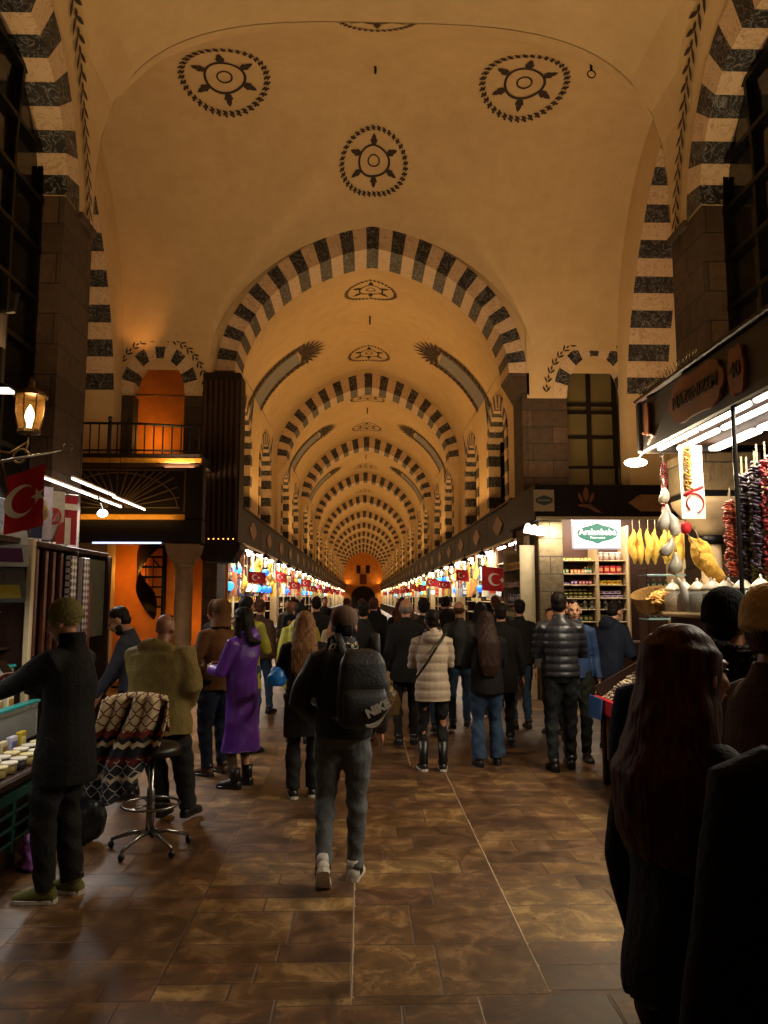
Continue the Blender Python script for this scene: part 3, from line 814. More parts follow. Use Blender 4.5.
    if legs != 'none': remesh(pants, legs or 'trousers', leg_mat, root, vox, 2, folds(seed+5, .007, (12, 12, 16)))
    for (a, ft) in ankles:
        lift = ft[3] if len(ft) > 3 else min(.9, ft[2]*4.)
        shoe(root, a, -math.copysign(.12, ft[0]), s*1.02, shoe_mat or M_black_shoe, sole_mat or M_black_shoe, boots, lift, lugs)
    # hair and headgear
    kind, hm = hair; hm = hair_mat(*HAIRC[hm]); hr = MB()
    he = lambda c, r: hr.ell(Hp(c), tuple(v*s for v in r), 18, 12, rot=RH)
    if kind in ('short', 'long', 'tied', 'bob', 'receding', 'curtain'):
        if kind == 'receding': he((0, -.032, -.0), (.0785, .084, .07))
        else: he((0, -.026, .04), (.083, .098, .088)); he((0, -.05, -.015), (.074, .062, .07))
        if kind == 'curtain':
            L = wr; sd = RH@Vector((1, 0, 0))
            hr.tube([Hp((0, -.02, .10)), Hp((0, -.025, .06)), Hp((0, -.04, -.04)), T((0, -.045, 1.44)), T((0, -.07, 1.36)), T((0, -.08, 1.5-L*.8)), T((0, -.09, 1.5-L))], [(.05*s, .06*s), (.093*s, .108*s), (.098*s, .105*s), (.125*s, .115*s), (.15*s, .125*s), (.15*s, .10*s), (.12*s, .05*s)], 28, side=sd)
        if kind in ('long', 'bob'):
            L = .45 if kind == 'long' else .14
            if isinstance(wr, (int, float)): L = wr
            he((0, -.02, .04), (.09, .1, .09))
            for q in (-1, 1): hr.tube([Hp((q*.075, .0, .03)), Hp((q*.085, -.0, -.06)), T((q*.10, -.02, 1.42)), T((q*.11, -.05, 1.42-L*.5))], [(.03*s, .04*s), (.03*s, .045*s), (.035*s, .05*s), (.02*s, .03*s)], 10)
            pts = [Hp((0, -.05, .06)), Hp((0, -.07, -.04)), T((0, -.10, 1.46)), T((0, -.155, 1.38)), T((0, -.165, 1.5-L*.75)), T((0, -.155, 1.5-L))]
            hr.tube(pts, [(.085*s, .07*s), (.1*s, .06*s), (.12*s, .06*s), (.13*s, .045*s), (.12*s, .035*s), (.07*s, .015*s)], 18, side=RH@Vector((1, 0, 0)))
        if kind == 'tied':
            hr.tube([Hp((0, -.10, .03)), Hp((0, -.14, .0)), Hp((0, -.15, -.07)), Hp((0, -.14, -.16))], [.03*s, .035*s, .028*s, .012*s], 10)
        remesh(hr, 'hair', hm, root, min(vox, .01), 2, strands(seed+9, .003))
    if beanie:
        bn = MB(); bn.ell(Hp((0, -.02, .045)), (.090*s, .104*s, .102*s), 20, 14, rot=RH)
        bn.tube([Hp((0, -.03, -.012)), Hp((0, -.022, .03))], [(.088*s, .102*s), (.09*s, .104*s)], 22, side=RH@Vector((1, 0, 0)))
        def rib(co, no):
            a = np.arctan2(co[:, 1]-hc.y, co[:, 0]-hc.x); return .0028*np.sin(a*44)
        remesh(bn, 'beanie', beanie, root, .007, 1, rib)
    if hoodup:
        hd = MB(); hd.ell(Hp((0, -.045, .035)), (.108*s, .115*s, .125*s), 18, 12, rot=RH); hd.tube([Hp((0, -.05, -.03)), T((0, -.04, 1.45))], [(.10*s, .10*s), (.13*s, .11*s)], 16, side=RH@Vector((1, 0, 0)))
        hd.tube([Hp((.085*math.cos(t)*1.05, .045, .02+.11*math.sin(t))) for t in lin(-.5, PI+.5, 12)], .02*s, 8)
        remesh(hd, 'hood', top_mat, root, .012, 1, folds(seed, .005))
    if beard:
        bd = MB(); be = lambda c, r: bd.ell(Hp(c), tuple(v*s for v in r), 12, 8, rot=RH)
        be((0, .045, -.095), (.045, .042, .035)); [be((q*.048, .025, -.07), (.018, .035, .045)) for q in (-1, 1)]; be((0, .094, -.05), (.026, .009, .006))
        remesh(bd, 'beard', hair_mat(*HAIRC[beard]), root, .007, 1)
    if fur:
        fr = MB(); fr.tube([T((.11, .06, 1.44)), T((.12, -.03, 1.49)), T((.06, -.11, 1.5)), T((-.06, -.11, 1.5)), T((-.12, -.03, 1.49)), T((-.11, .06, 1.44))], .045*s, 10)
        remesh(fr, 'fur_collar', mat('dark_fur', '#15100d', .95, bump=1., scale=40.), root, .01, 1, folds(seed, .015, (60, 60, 60)))
    root['k'] = 1; del root['k']
    return root, dict(T=T, Hp=Hp, RH=RH, s=s, wrists=wrists, hc=hc)

HAIRC = {'black_hair': ('black_hair', '#0b0807', '#1d1512'), 'brown_hair': ('brown_hair', '#2a160d', '#5a3624'), 'light_hair': ('light_brown_hair', '#4a2f1c', '#8a623c'),
         'grey_hair': ('grey_hair', '#4a4038', '#8b8076'), 'red_hair': ('dark_red_hair', '#1c0c08', '#3d1a12'), 'dark_long': ('dark_brown_hair', '#1a100b', '#35211a')}
M_black_shoe = mat('black_leather', '#100e0d', .4, var=.2)
M_white_sole = mat('white_rubber', '#b9b0a0', .6, var=.1)
F_black = fabric('black_wool', '#0e0a09'); F_black2 = fabric('black_nylon', '#0e0b0c', .65, .2); F_char = fabric('charcoal_cloth', '#171413')
F_navy = fabric('navy_cloth', '#141b2c'); F_denim = fabric('blue_denim', '#2b3d55', .85, .3, .3, 20.); F_gden = fabric('grey_denim', '#545757', .85, .3, .25, 20.)
F_darkt = fabric('dark_trousers', '#1a1817'); F_olive = fabric('olive_parka', '#66562b', .8, .3); F_tan = fabric('tan_brown_canvas', '#5a3a1c', .85)
F_purple = fabric('purple_raincoat', '#5b2a94', .38, .15, .12); F_yell = fabric('yellow_green_nylon', '#8f8a1c', .55, .2); F_cream = fabric('cream_nylon', '#a3917c', .6, .2, .08)
F_brown = fabric('brown_cloth', '#3a2417'); F_blue = fabric('blue_softshell', '#1f3a66', .7); F_grey = fabric('grey_cloth', '#4d4742'); F_burg = fabric('burgundy_cloth', '#3c1214'); F_green = fabric('dark_green_cloth', '#1b2a20')
M_green_shoe = mat('green_suede', '#5b5a23', .8, var=.2); M_white_shoe = mat('white_mesh_shoe', '#b3aaa0', .6, var=.12); M_brown_shoe = mat('brown_leather', '#4b2a17', .45)

# man at the perfume counter
pm, I = person(-1.72, 4.66, 1.70, 80, 'person in long black coat and olive beanie reaching over the perfume counter', 'coat', top_mat=F_black, leg_mat=F_darkt, hair=('none', 'black_hair'),
    beanie=fabric('olive_knit', '#6a6138', .95, .3), hem=.66, feet=((.08, -.03, 0), (-.08, .05, 0)), arms=('phone', ((.2, .58, 1.10), (.4, -.3, -.8))), shoe_mat=M_green_shoe, sole_mat=M_white_sole,
    collar=1.5, turn=.1, nod=.25, vox=.011, seed=3, hemw=.3, bulk=1.16, girth=1.08, legw=1.12)
ph = MB(); w = I['wrists'][0][2]; ph.bbox(-.036, .036, -.075, .075, -.004, .004, .004)
po = ph.build('mobile_phone', [mat('phone_black', '#0c0c0e', .2)]); prop(po, 'black phone held by the person in the olive beanie', 'phone')
RZ = Matrix.Rotation(math.radians(80), 3, 'Z'); d = (I['wrists'][0][2]-I['wrists'][0][1]).normalized()
po.location = Vector((-1.72, 4.66, 0))+RZ@(w+d*.10+Vector((0, 0, .05))); po.rotation_euler = (math.radians(48), 0, math.radians(70))

person(-2.0, 6.92, 1.66, 95, 'bearded person in dark jacket looking down behind the black coat', 'jacket', top_mat=fabric('slate_jacket', '#2a2c36'), leg_mat=F_darkt, hair=('short', 'black_hair'), faced=True, beard='black_hair', lean=.12, nod=.5, arms=('low', 'low'), seed=11, vox=.012)
person(-1.54, 5.98, 1.60, -14, 'bald person in olive parka perched with a hand in the pocket', 'parka', top_mat=F_olive, leg_mat=F_darkt, hair=('none', 'black_hair'), skin=mat('tanned_skin', '#7a4e36', .55, var=.12, scale=12.), hood=1.4, hem=.76, girth=1.72, bulk=1.66, arms=('pocket', 'low'),
    shoe_mat=M_black_shoe, seed=21, vox=.012, fold=.014, feet=((.17, .28, 0), (-.05, .25, 0)), hemw=.2, lean=.10, nod=.2)
person(-1.42, 7.75, 1.69, 48, 'person in hooded tan jacket standing by the orange lit doorway', 'jacket', top_mat=F_tan, leg_mat=F_navy, hair=('none', 'black_hair'), hoodup=1, arms=('pocket', 'pocket'), hem=.84, faced=True, shoe_mat=M_brown_shoe, bulk=1.1, seed=31, legw=1.12, turn=.35)
person(-1.10, 7.25, 1.63, 62, 'person in long purple raincoat and dark camouflage boots', 'raincoat', top_mat=F_purple, leg_mat=mat('camo_cloth', '#5a4a38', .8, var=.6, scale=18.), hair=('bob', 'black_hair'), hem=.34, arms=('front', 'front'), boots=.10, seed=41, hemw=.9, bulk=1.05, girth=1.12, legw=.78, turn=.25, fold=.013, hood=.9, faced=True, skin=M_skin2)
person(-1.30, 8.8, 1.74, -25, 'taller person in yellow-green jacket walking behind the purple raincoat', 'jacket', top_mat=F_yell, leg_mat=F_denim, hair=('short', 'black_hair'), hood=1., hem=.70, arms=('front', 'cross'), seed=51, bulk=1.05)
person(-.74, 9.35, 1.66, 5, 'shorter person in yellow-green jacket with black hood, beside a twin jacket', 'jacket', top_mat=F_yell, leg_mat=F_denim, hair=('short', 'black_hair'), hood=1.1, hem=.66, arms=('front', 'down'), seed=52, bulk=1.05)
person(-.50, 6.85, 1.60, 4, 'person with long brown hair in black coat and wide black trousers', 'coat', top_mat=F_black, leg_mat=F_darkt, hair=('long', 'light_hair'), wr=.42, hem=.56, arms=('front', 'front'), seed=61, flare=1.35, hemw=.4, sole_mat=M_white_sole, feet=((.09, .05, 0), (-.09, .0, 0)))
person(-.30, 9.9, 1.60, -15, 'person with light brown hair and cream collar among the walking crowd', 'coat', top_mat=fabric('beige_cloth', '#8f7a58'), leg_mat=F_darkt, hair=('long', 'light_hair'), wr=.3, seed=71)
# the walker with the backpack
wk, I = person(-.11, 4.86, 1.655, -3, 'person in brown cap, black jacket and grey jeans walking away mid stride', 'jacket', top_mat=F_black2, leg_mat=F_gden, hair=('short', 'black_hair'), hem=.90, arms=('fwd', 'pocket'), bulk=1.22, vox=.010,
    feet=((.07, .06, .0), (-.11, -.16, .075, .8)), shoe_mat=M_white_shoe, sole_mat=M_white_sole, lugs=1, seed=81, turn=.1, collar=1.6)
cp = MB(); Hp, s_ = I['Hp'], I['s']
cp.ell(Hp((0, -.02, .05)), (.093*s_, .106*s_, .088*s_), 22, 14, rot=I['RH']); remesh(cp, 'cap', mat('brown_suede', '#5c4534', .9, bump=.3), wk, .008, 1)
sf = MB(); T = I['T']
sf.tube([T((.07*math.cos(t), -.01+.085*math.sin(t), 1.485+.01*math.sin(3*t))) for t in lin(0, 2*PI, 16)], .034*s_, 10)
def check_mat():
    m = bpy.data.materials.new('checked_scarf'); nt, b = nodes(m); tc = nn(nt, 'TexCoord')
    c = nn(nt, 'TexChecker', {'Vector': tc.outputs['Object'], 'Color1': rgb('#c0b498'), 'Color2': rgb('#141210'), 'Scale': 38.}); nt.links.new(c.outputs[0], b.inputs['Base Color']); b.inputs['Roughness'].default_value = .9; return m
sfo = remesh(sf, 'scarf', check_mat(), wk, .009, 1, folds(5, .006, (30, 30, 30)))
# backpack: hangs on the walker's back
bp_ = thing('backpack', 'black backpack with white wordmark and swoosh on the walking person', 'backpack', (-.05, 4.86, 0), math.radians(14))
bk = MB(); rg = []
for z, hw, dy in ((.93, .10, .05), (.95, .145, .10), (1.02, .16, .13), (1.2, .155, .135), (1.32, .14, .12), (1.38, .11, .08), (1.40, .06, .03)):
    rg.append([((-1 if math.cos(t) < 0 else 1)*abs(math.cos(t))**.6*hw, -.17-dy/2+(-1 if math.sin(t) < 0 else 1)*abs(math.sin(t))**.6*dy/2, z) for t in [2*PI*j/24 for j in range(24)]])
bk.loft(rg); bko = remesh(bk, 'pack_body', fabric('black_ripstop', '#121011', .6, .25), bp_, .01, 2, folds(8, .004))
pk = MB(); rg = []
for z, hw, dy in ((.96, .10, .02), (.98, .13, .045), (1.12, .135, .05), (1.17, .12, .02)):
    rg.append([((-1 if math.cos(t) < 0 else 1)*abs(math.cos(t))**.6*hw, -.29+(-1 if math.sin(t) < 0 else 1)*abs(math.sin(t))**.6*dy, z) for t in [2*PI*j/20 for j in range(20)]])
pk.loft(rg); pk.build('front_pocket', [MATS['black_ripstop']], bp_, True)
for q in (-1, 1):
    st = MB(); st.tube([(q*.10, -.19, 1.36), (q*.12, -.08, 1.48), (q*.13, .04, 1.45), (q*.13, .14, 1.32), (q*.14, .13, 1.15), (q*.15, -.02, 1.0), (q*.13, -.17, .97)], [(.025, .007)]*7, 8, side=(1, 0, 0)); st.build('shoulder_strap', [MATS['black_ripstop']], bp_, True)
M_mark = mat('white_print', '#a39a8c', .7, var=.05)
text_mesh('lettering', 'NIKE', .068, M_mark, bp_, (.062, -.352, 1.065), (PI/2, math.radians(-24), 0), .003, bold=.004, sx=1.)
sw = MB()
def swoosh(t):   # centre line and half width of the tick mark
    x = -.095+.2*t; z = -.026-.035*math.sin(min(1, t*1.6)*PI*.55)*(1-t)*1.6+.050*t**1.3
    return x, z, .013*math.sin(PI*min(1, t*1.35+.12))**1.*(1-t)**.6+.0015
ls = [swoosh(t) for t in lin(0, 1, 18)]
ca, sa = math.cos(math.radians(24)), math.sin(math.radians(24))
def sp(x, z, y): return (.068+x*ca-z*sa, y, 1.035+x*sa+z*ca)
sw.loft([[sp(x, z-w, -.355), sp(x, z+w, -.355), sp(x, z+w, -.343), sp(x, z-w, -.343)] for x, z, w in ls]); sw.build('swoosh_mark', [M_mark], bp_)

person(.02, 9.5, 1.68, 0, 'person in dark coat with cropped black hair ahead of the backpack walker', 'coat', top_mat=F_char, leg_mat=F_darkt, hair=('short', 'black_hair'), seed=91, hem=.7)
person(.52, 9.15, 1.71, 3, 'grey-haired person in black jacket carrying a beige bag', 'jacket', top_mat=F_black, leg_mat=F_darkt, hair=('receding', 'grey_hair'), seed=92, hem=.74, feet=((.1, .1, 0), (-.1, -.15, .04)))
person(.71, 7.85, 1.60, 2, 'person in cream quilted coat with black fur collar and tall boots', 'coat', top_mat=F_cream, leg_mat=F_darkt, hair=('short', 'black_hair'), hem=.74, arms=('cross', 'cross'), quilt=.088, hood=1.05, boots=.22, fur=1, seed=101, vox=.011, bulk=1.05, hemw=.5, feet=((.11, .0, 0), (-.10, .02, 0)), legw=.9, sole_mat=M_white_sole)
cs = MB(); cs.tube([(.13, -.13, 1.36), (.03, -.185, 1.22), (-.08, -.185, 1.05), (-.17, -.14, .92), (-.21, -.03, .86)], [(.012, .004)]*5, 6, side=(1, 0, 0)); cs.tube([(.13, -.13, 1.36), (.12, 0, 1.42), (.09, .13, 1.33)], .006, 6)
cso = cs.build('bag_strap', [M_black_shoe]); cso.location = (.71, 7.85, 0); prop(cso, 'thin black shoulder strap across the cream quilted coat', 'strap')
person(.80, 10.0, 1.72, 6, 'person in black jacket with red collar behind the cream coat', 'jacket', top_mat=F_black, leg_mat=F_denim, hair=('short', 'black_hair'), seed=111, feet=((.1, -.2, .05), (-.1, .2, 0)))
person(1.28, 10.2, 1.68, -6, 'balding person in black jacket and blue jeans mid stride', 'jacket', top_mat=F_black2, leg_mat=F_denim, hair=('receding', 'brown_hair'), seed=112, feet=((.1, .22, 0), (-.1, -.22, .05)))
person(1.29, 8.05, 1.58, 2, 'person with long dark hair in black jacket and wide blue jeans', 'jacket', top_mat=F_black, leg_mat=F_denim, hair=('long', 'dark_long'), wr=.5, hem=.80, arms=('cross', 'front'), seed=121, flare=1.5, legw=1.05, bulk=1.08, feet=((.12, .05, 0), (-.1, -.02, 0)))
person(1.60, 8.9, 1.66, -8, 'person in black coat walking left of the quilted jacket with a raised heel', 'coat', top_mat=F_black, leg_mat=F_darkt, hair=('short', 'black_hair'), seed=131, hem=.66, feet=((.1, .25, 0), (-.1, -.25, .1, .6)))
person(2.1, 10.3, 1.70, 10, 'person in dark jacket half hidden behind the black quilted jacket', 'jacket', top_mat=F_char, leg_mat=F_denim, hair=('short', 'black_hair'), seed=132)
person(2.0, 7.80, 1.78, -4, 'person in black horizontally quilted jacket standing with back turned', 'jacket', top_mat=fabric('black_puffer', '#23242a', .38, .1), leg_mat=fabric('slate_trousers', '#1e2224'), hair=('short', 'black_hair'), hem=.90, arms=('front', 'front'), quilt=.075, seed=141, vox=.011, bulk=1.12, feet=((.10, .12, 0), (-.09, -.02, 0)), turn=-.3)
person(2.28, 8.3, 1.70, 172, 'person in blue jacket facing the camera beside the quilted jacket', 'jacket', top_mat=F_blue, leg_mat=fabric('dark_green_trousers', '#1c201b'), hair=('short', 'black_hair'), hem=.88, faced=True, skin=M_skin2, seed=151, vox=.011, bulk=1.04, arms=('down', 'down'), collar=1.)
person(2.84, 8.9, 1.69, -62, 'stocky person in navy hooded jacket leaning over the nut display', 'jacket', top_mat=F_navy, leg_mat=F_darkt, hair=('short', 'black_hair'), hem=.8, hood=1., faced=True, skin=M_skin2, lean=.15, nod=.25, girth=1.2, bulk=1.15, seed=161, arms=('front', 'front'))
person(2.48, 10.0, 1.60, 150, 'person in grey jacket bending near the jar shelves', 'jacket', top_mat=F_grey, leg_mat=F_darkt, hair=('short', 'black_hair'), seed=162, lean=.2)
# close group by the right hand stall
person(.765, 1.84, 1.655, -72, 'person with very long brown hair in long black coat, nearest the camera', 'coat', top_mat=F_black, leg_mat=F_darkt, hair=('curtain', 'brown_hair'), wr=.34, hem=.84, arms=('down', 'down'), seed=171, vox=.009, faced=True, skin=M_skin2, hemw=.1, bulk=1.0, girth=1.05)
person(.86, 1.42, 1.71, -12, 'person with dark reddish hair in black coat at the picture edge', 'coat', top_mat=F_black, leg_mat=F_darkt, hair=('curtain', 'red_hair'), wr=.17, hem=.45, arms=('down', 'down'), seed=181, vox=.010, bulk=1.08, hemw=.2)
person(1.30, 2.42, 1.74, -70, 'person in tan ribbed beanie standing at the dried fruit stall', 'coat', top_mat=F_brown, leg_mat=F_darkt, hair=('short', 'brown_hair'), beanie=fabric('tan_knit', '#c2a878', .95, .3), hem=.6, seed=191, vox=.011)
person(1.52, 3.2, 1.74, -60, 'person in black beanie with grey fur scarf at the dried fruit stall', 'coat', top_mat=F_char, leg_mat=F_darkt, hair=('short', 'black_hair'), beanie=fabric('black_knit', '#0e0c0c', .95, .3), hem=.7, seed=192, vox=.012, fur=1)
person(1.42, 3.7, 1.55, -35, 'person in navy blue coat half hidden by the very long brown hair', 'coat', top_mat=fabric('dark_blue_coat', '#14203c'), leg_mat=F_darkt, hair=('short', 'brown_hair'), hem=.75, seed=193, vox=.013, bulk=1.1)
# crowd further down the corridor
crowd = [(-1.9, 10.4, 1.66, 'black coat', 'bob', F_black), (-1.5, 11.5, 1.7, 'brown jacket', 'short', F_brown), (-.7, 12.0, 1.74, 'charcoal coat', 'short', F_char), (-.2, 11.0, 1.62, 'burgundy coat', 'long', F_burg),
  (.95, 11.6, 1.7, 'grey coat', 'short', F_grey), (.2, 12.8, 1.73, 'black jacket', 'short', F_black), (1.75, 11.4, 1.66, 'dark green jacket', 'bob', F_green), (2.1, 12.1, 1.76, 'navy coat', 'short', F_navy), (-1.2, 14, 1.7, 'navy jacket', 'short', F_navy),
  (.7, 14.2, 1.66, 'black coat', 'long', F_black), (1.6, 14.6, 1.75, 'charcoal jacket', 'short', F_char), (-.3, 15.8, 1.72, 'brown coat', 'short', F_brown), (-1.6, 17, 1.68, 'grey jacket', 'short', F_grey), (.9, 17.5, 1.74, 'burgundy jacket', 'short', F_burg),
  (1.9, 18, 1.7, 'black jacket', 'short', F_black), (0, 19.5, 1.7, 'green coat', 'bob', F_green), (-1., 21, 1.74, 'black coat', 'short', F_black), (1.3, 22.5, 1.7, 'brown jacket', 'short', F_brown), (-1.8, 23.5, 1.68, 'charcoal coat', 'short', F_char), (.4, 25.5, 1.72, 'navy coat', 'short', F_navy)]
where = ['beside the yellow-green jackets', 'next to the stalls with golden sponges', 'in mid corridor behind the long brown hair', 'just ahead of the backpack walker', 'ahead of the cream quilted coat', 'in mid corridor past the cap wearer', 'behind the long dark hair and wide jeans', 'beside the toy filled stall', 'near the blue glass lamps stall',
  'far ahead of the cream coat', 'near the stall with red lanterns', 'under the first striped arch', 'along the flag lined stalls', 'past the first striped arch', 'by the flag with the yellow banner', 'in the second bay of the corridor', 'deep in the second bay by the flags', 'deep in the second bay near the opposite stalls', 'by the far flags before the second arch', 'at the second striped arch']
for i, ((x, y, h, tl, hk_, fm), wh) in enumerate(zip(crowd, where)):
    st = .18*(1 if i % 2 else -1)
    person(x, y, h, R.uniform(-25, 25) if i % 4 else 180+R.uniform(-20, 20), 'person in %s %s' % (tl, wh), tl.split()[-1], top_mat=fm, leg_mat=[F_darkt, F_denim, F_navy][i % 3], hair=(hk_, ['black_hair', 'brown_hair'][i % 2]), vox=.02, seed=200+i, hem=.62 if 'coat' in tl else .84,
        feet=((.1, st, .0 if st > 0 else .05), (-.1, -st, .05 if st > 0 else 0)), group=None)
def light(kind, loc, power, col, size=.1, rot=None, spot=None, blend=.5, sy=None):
    d = bpy.data.lights.new('lamp_light', kind); d.energy = power; d.color = col
    if kind == 'AREA':
        d.size = size
        if sy: d.shape = 'RECTANGLE'; d.size_y = sy
    else: d.shadow_soft_size = size
    if kind == 'SPOT': d.spot_size = spot or 1.5; d.spot_blend = blend
    o = bpy.data.objects.new('lamp_light', d); COL.objects.link(o); o.location = loc
    if rot: o.rotation_euler = rot
    return o
WARM = (1., .64, .27); AMB = (1., .52, .14); COOL = (1., .88, .68)
# ------------------------------------------------------------------ goods and stalls
def glow(name, col, st): return mat(name, col, .5, var=.0, emit=st, ecol=col)
M_led = glow('white_tube_light', '#fff4e2', 5.); M_led2 = glow('warm_bulb', '#ffd08a', 9.); M_bulbw = glow('white_bulb', '#fff2dc', 16.)
M_gold = mat('gilded_trim', '#9a6a1e', .45, metal=.3, var=.3, scale=12.)
M_clear = mat('clear_glass', '#d8e2dc', .05, var=0., trans=.0, alpha=.28)
M_teal = mat('teal_edge', '#1d8c8e', .35, var=.1); M_cream = mat('cream_paint', '#b8a684', .6, var=.12)
M_chrome = mat('chrome_steel', '#8c8a86', .25, metal=.9); M_white = mat('white_plastic', '#d8d2c6', .5, var=.05)
M_red = mat('flag_red', '#b8101c', .75, var=.12, scale=5.); M_fw = mat('flag_white', '#e8dccb', .75, var=.04)
M_greenm = mat('green_enamel', '#0f4036', .4, var=.15); M_spg = mat('golden_sponge', '#c99a3c', .95, var=.25, scale=22., bump=.6)
M_brs = mat('aged_brass', '#5a431f', .4, metal=.7, var=.3)
PALC = {}
def colm(h, rough=.45, **k):
    nm = 'colour_'+h.strip('#')
    return mat(nm, h, rough, var=.12, scale=25., **k)
def proto(fn):
    r = fn(); r.location = (0, -30, -5); return r
class Proto:
    """first placement moves the original, later ones copy it with all its parts"""
    def __init__(s, fn): s.fn = fn; s.o = None
    def put(s, loc, rz=0., label=None, group=None, scale=1., cat=None, rx=0., ry=0.):
        if s.o is None: o = s.o = s.fn()
        else: o = copy_tree(s.o)
        o.location = (loc[0], loc[1], loc[2]+.004); o.rotation_euler = (rx, ry, rz); o.scale = (scale,)*3 if not isinstance(scale, tuple) else scale
        if label: o['label'] = label
        if group: o['group'] = group
        elif 'group' in o: del o['group']
        return o
def flag_proto(sd, W=.62, H=.42, droop=.1):
    def make():
        t = thing('hanging_flag', 'x', 'flag')
        f = lambda u, v: (u, .035*math.sin(u*9+sd)+.02*math.sin(v*11+sd*2)*u/W, -v-droop*u*(1-.3*v/H))
        b = MB(); b.grid(lambda u, v: f(u, v), lin(0, W, 14), lin(0, H, 10)); cl = b.build('cloth', [M_red], t, True)
        cx, cy, r = W*.38, H*.5, H*.27
        def mark(pts, nm):
            c = (sum(p[0] for p in pts)/len(pts), sum(p[1] for p in pts)/len(pts))
            m = MB()
            for e in (-.005, .005):
                n = len(pts)
                if nm == 'crescent':
                    h = n//2
                    for i in range(h-1):
                        q = [pts[i], pts[i+1], pts[n-2-i], pts[n-1-i]]
                        m.add([(f(*p)[0], f(*p)[1]+e, f(*p)[2]) for p in q], [(0, 1, 2, 3)])
                else:
                    v = [(f(*p)[0], f(*p)[1]+e, f(*p)[2]) for p in pts+[c]]
                    m.add(v, [(i, (i+1) % n, n) for i in range(n)])
            m.build(nm, [M_fw], cl)
        k = 16
        outer = [(cx+r*math.cos(a), cy+r*math.sin(a)) for a in lin(.62, 2*PI-.62, k-1)]
        ri = r*.8; ox = cx+r*.26
        a1 = math.atan2(r*math.sin(.62), cx+r*math.cos(.62)-ox)
        inner = [(ox+ri*math.cos(a), cy+ri*math.sin(a)) for a in lin(2*PI-a1, a1, k-1)]
        mark(outer+inner, 'crescent')
        sx, sr = cx+r*1.18, r*.5
        mark([(sx+(sr if i % 2 == 0 else sr*.4)*math.cos(PI+i*PI/5), cy+(sr if i % 2 == 0 else sr*.4)*math.sin(PI+i*PI/5)) for i in range(10)], 'star')
        p = MB(); p.tube([(-.03, 0, .10), (-.0, 0, .0), (.02, 0, -.0-H*.3)], .008, 6); 
        p.build('flag_pole', [M_brs], t, True)
        return t
    return make
P_flag = [Proto(flag_proto(0)), Proto(flag_proto(2.1, .5, .4, .25))]

def bottle_fn(col, capc, lab, h=.2, r=.032, pump=False):
    def make():
        t = thing('bottle', 'x', 'bottle'); b = MB()
        b.lathe(0, 0, [(r*.9, 0), (r, .01), (r, h*.62), (r*.85, h*.72), (r*.4, h*.80), (r*.38, h*.86)], 14); b.build('glass_body', [colm(col, .2)], t, True)
        c = MB(); c.lathe(0, 0, [(r*.45, h*.85), (r*.5, h*.86), (r*.48, h), (r*.3, h*1.01)], 12)
        if pump: c.tube([(0, 0, h), (0, 0, h*1.12), (0, -r*1.2, h*1.12)], r*.14, 6)
        c.build('cap', [colm(capc)], t, True)
        l = MB(); l.lathe(0, 0, [(r*1.01, h*.15), (r*1.02, h*.16), (r*1.02, h*.52), (r*1.01, h*.53)], 14, cap=False); l.build('paper_label', [colm(lab, .7)], t, True)
        return t
    return make
def jar_fn(fill, lidc, h=.22, r=.07, dome=True):
    def make():
        t = thing('jar', 'x', 'jar'); b = MB()
        b.lathe(0, 0, [(r*.8, 0), (r, .012), (r*1.03, h*.5), (r, h*.85), (r*.85, h*.93)], 16); b.build('glass_body', [M_clear], t, True)
        c = MB(); c.lathe(0, 0, [(r*.75, .006), (r*.93, .02), (r*.95, h*.5), (r*.9, h*.74), (r*.5, h*.8), (r*.1, h*.82)], 14); c.build('contents', [colm(fill, .8, bump=1.)], t, True)
        l = MB(); pr = [(r*.95, h*.92), (r*1.04, h*.93), (r*1.04, h*.98)]
        pr += [(r*.8, h*1.08), (r*.4, h*1.22), (r*.12, h*1.3), (r*.16, h*1.36), (r*.02, h*1.42)] if dome else [(r*.95, h*1.02)]
        l.lathe(0, 0, pr, 16); l.build('lid', [colm(lidc, .3)], t, True)
        return t
    return make
def packet_fn(col, lab, w=.1, d=.05, h=.14, band=None):
    def make():
        t = thing('packet', 'x', 'packet'); b = MB(); b.bbox(-w/2, w/2, -d/2, d/2, 0, h, .006); b.build('carton', [colm(col)], t)
        l = MB(); l.bbox(-w*.36, w*.36, -d/2-.003, -d/2+.001, h*.28, h*.72, .001); l.build('printed_label', [colm(lab)], t)
        if band: l = MB(); l.bbox(-w*.51, w*.51, -d*.52, d*.52, h*.84, h*.93, .002); l.build('band', [colm(band)], t)
        return t
    return make
def tub_fn(lid, body='#9a8352', r=.05, h=.07):
    def make():
        t = thing('tub', 'x', 'tub'); b = MB(); b.lathe(0, 0, [(r*.82, 0), (r*.86, .004), (r*.98, h*.8)], 16); b.build('tub_body', [colm(body)], t, True)
        l = MB(); l.lathe(0, 0, [(r*1.03, h*.78), (r*1.06, h*.8), (r*1.06, h*.98), (r*.95, h)], 18); l.build('lid', [colm(lid)], t, True)
        return t
    return make
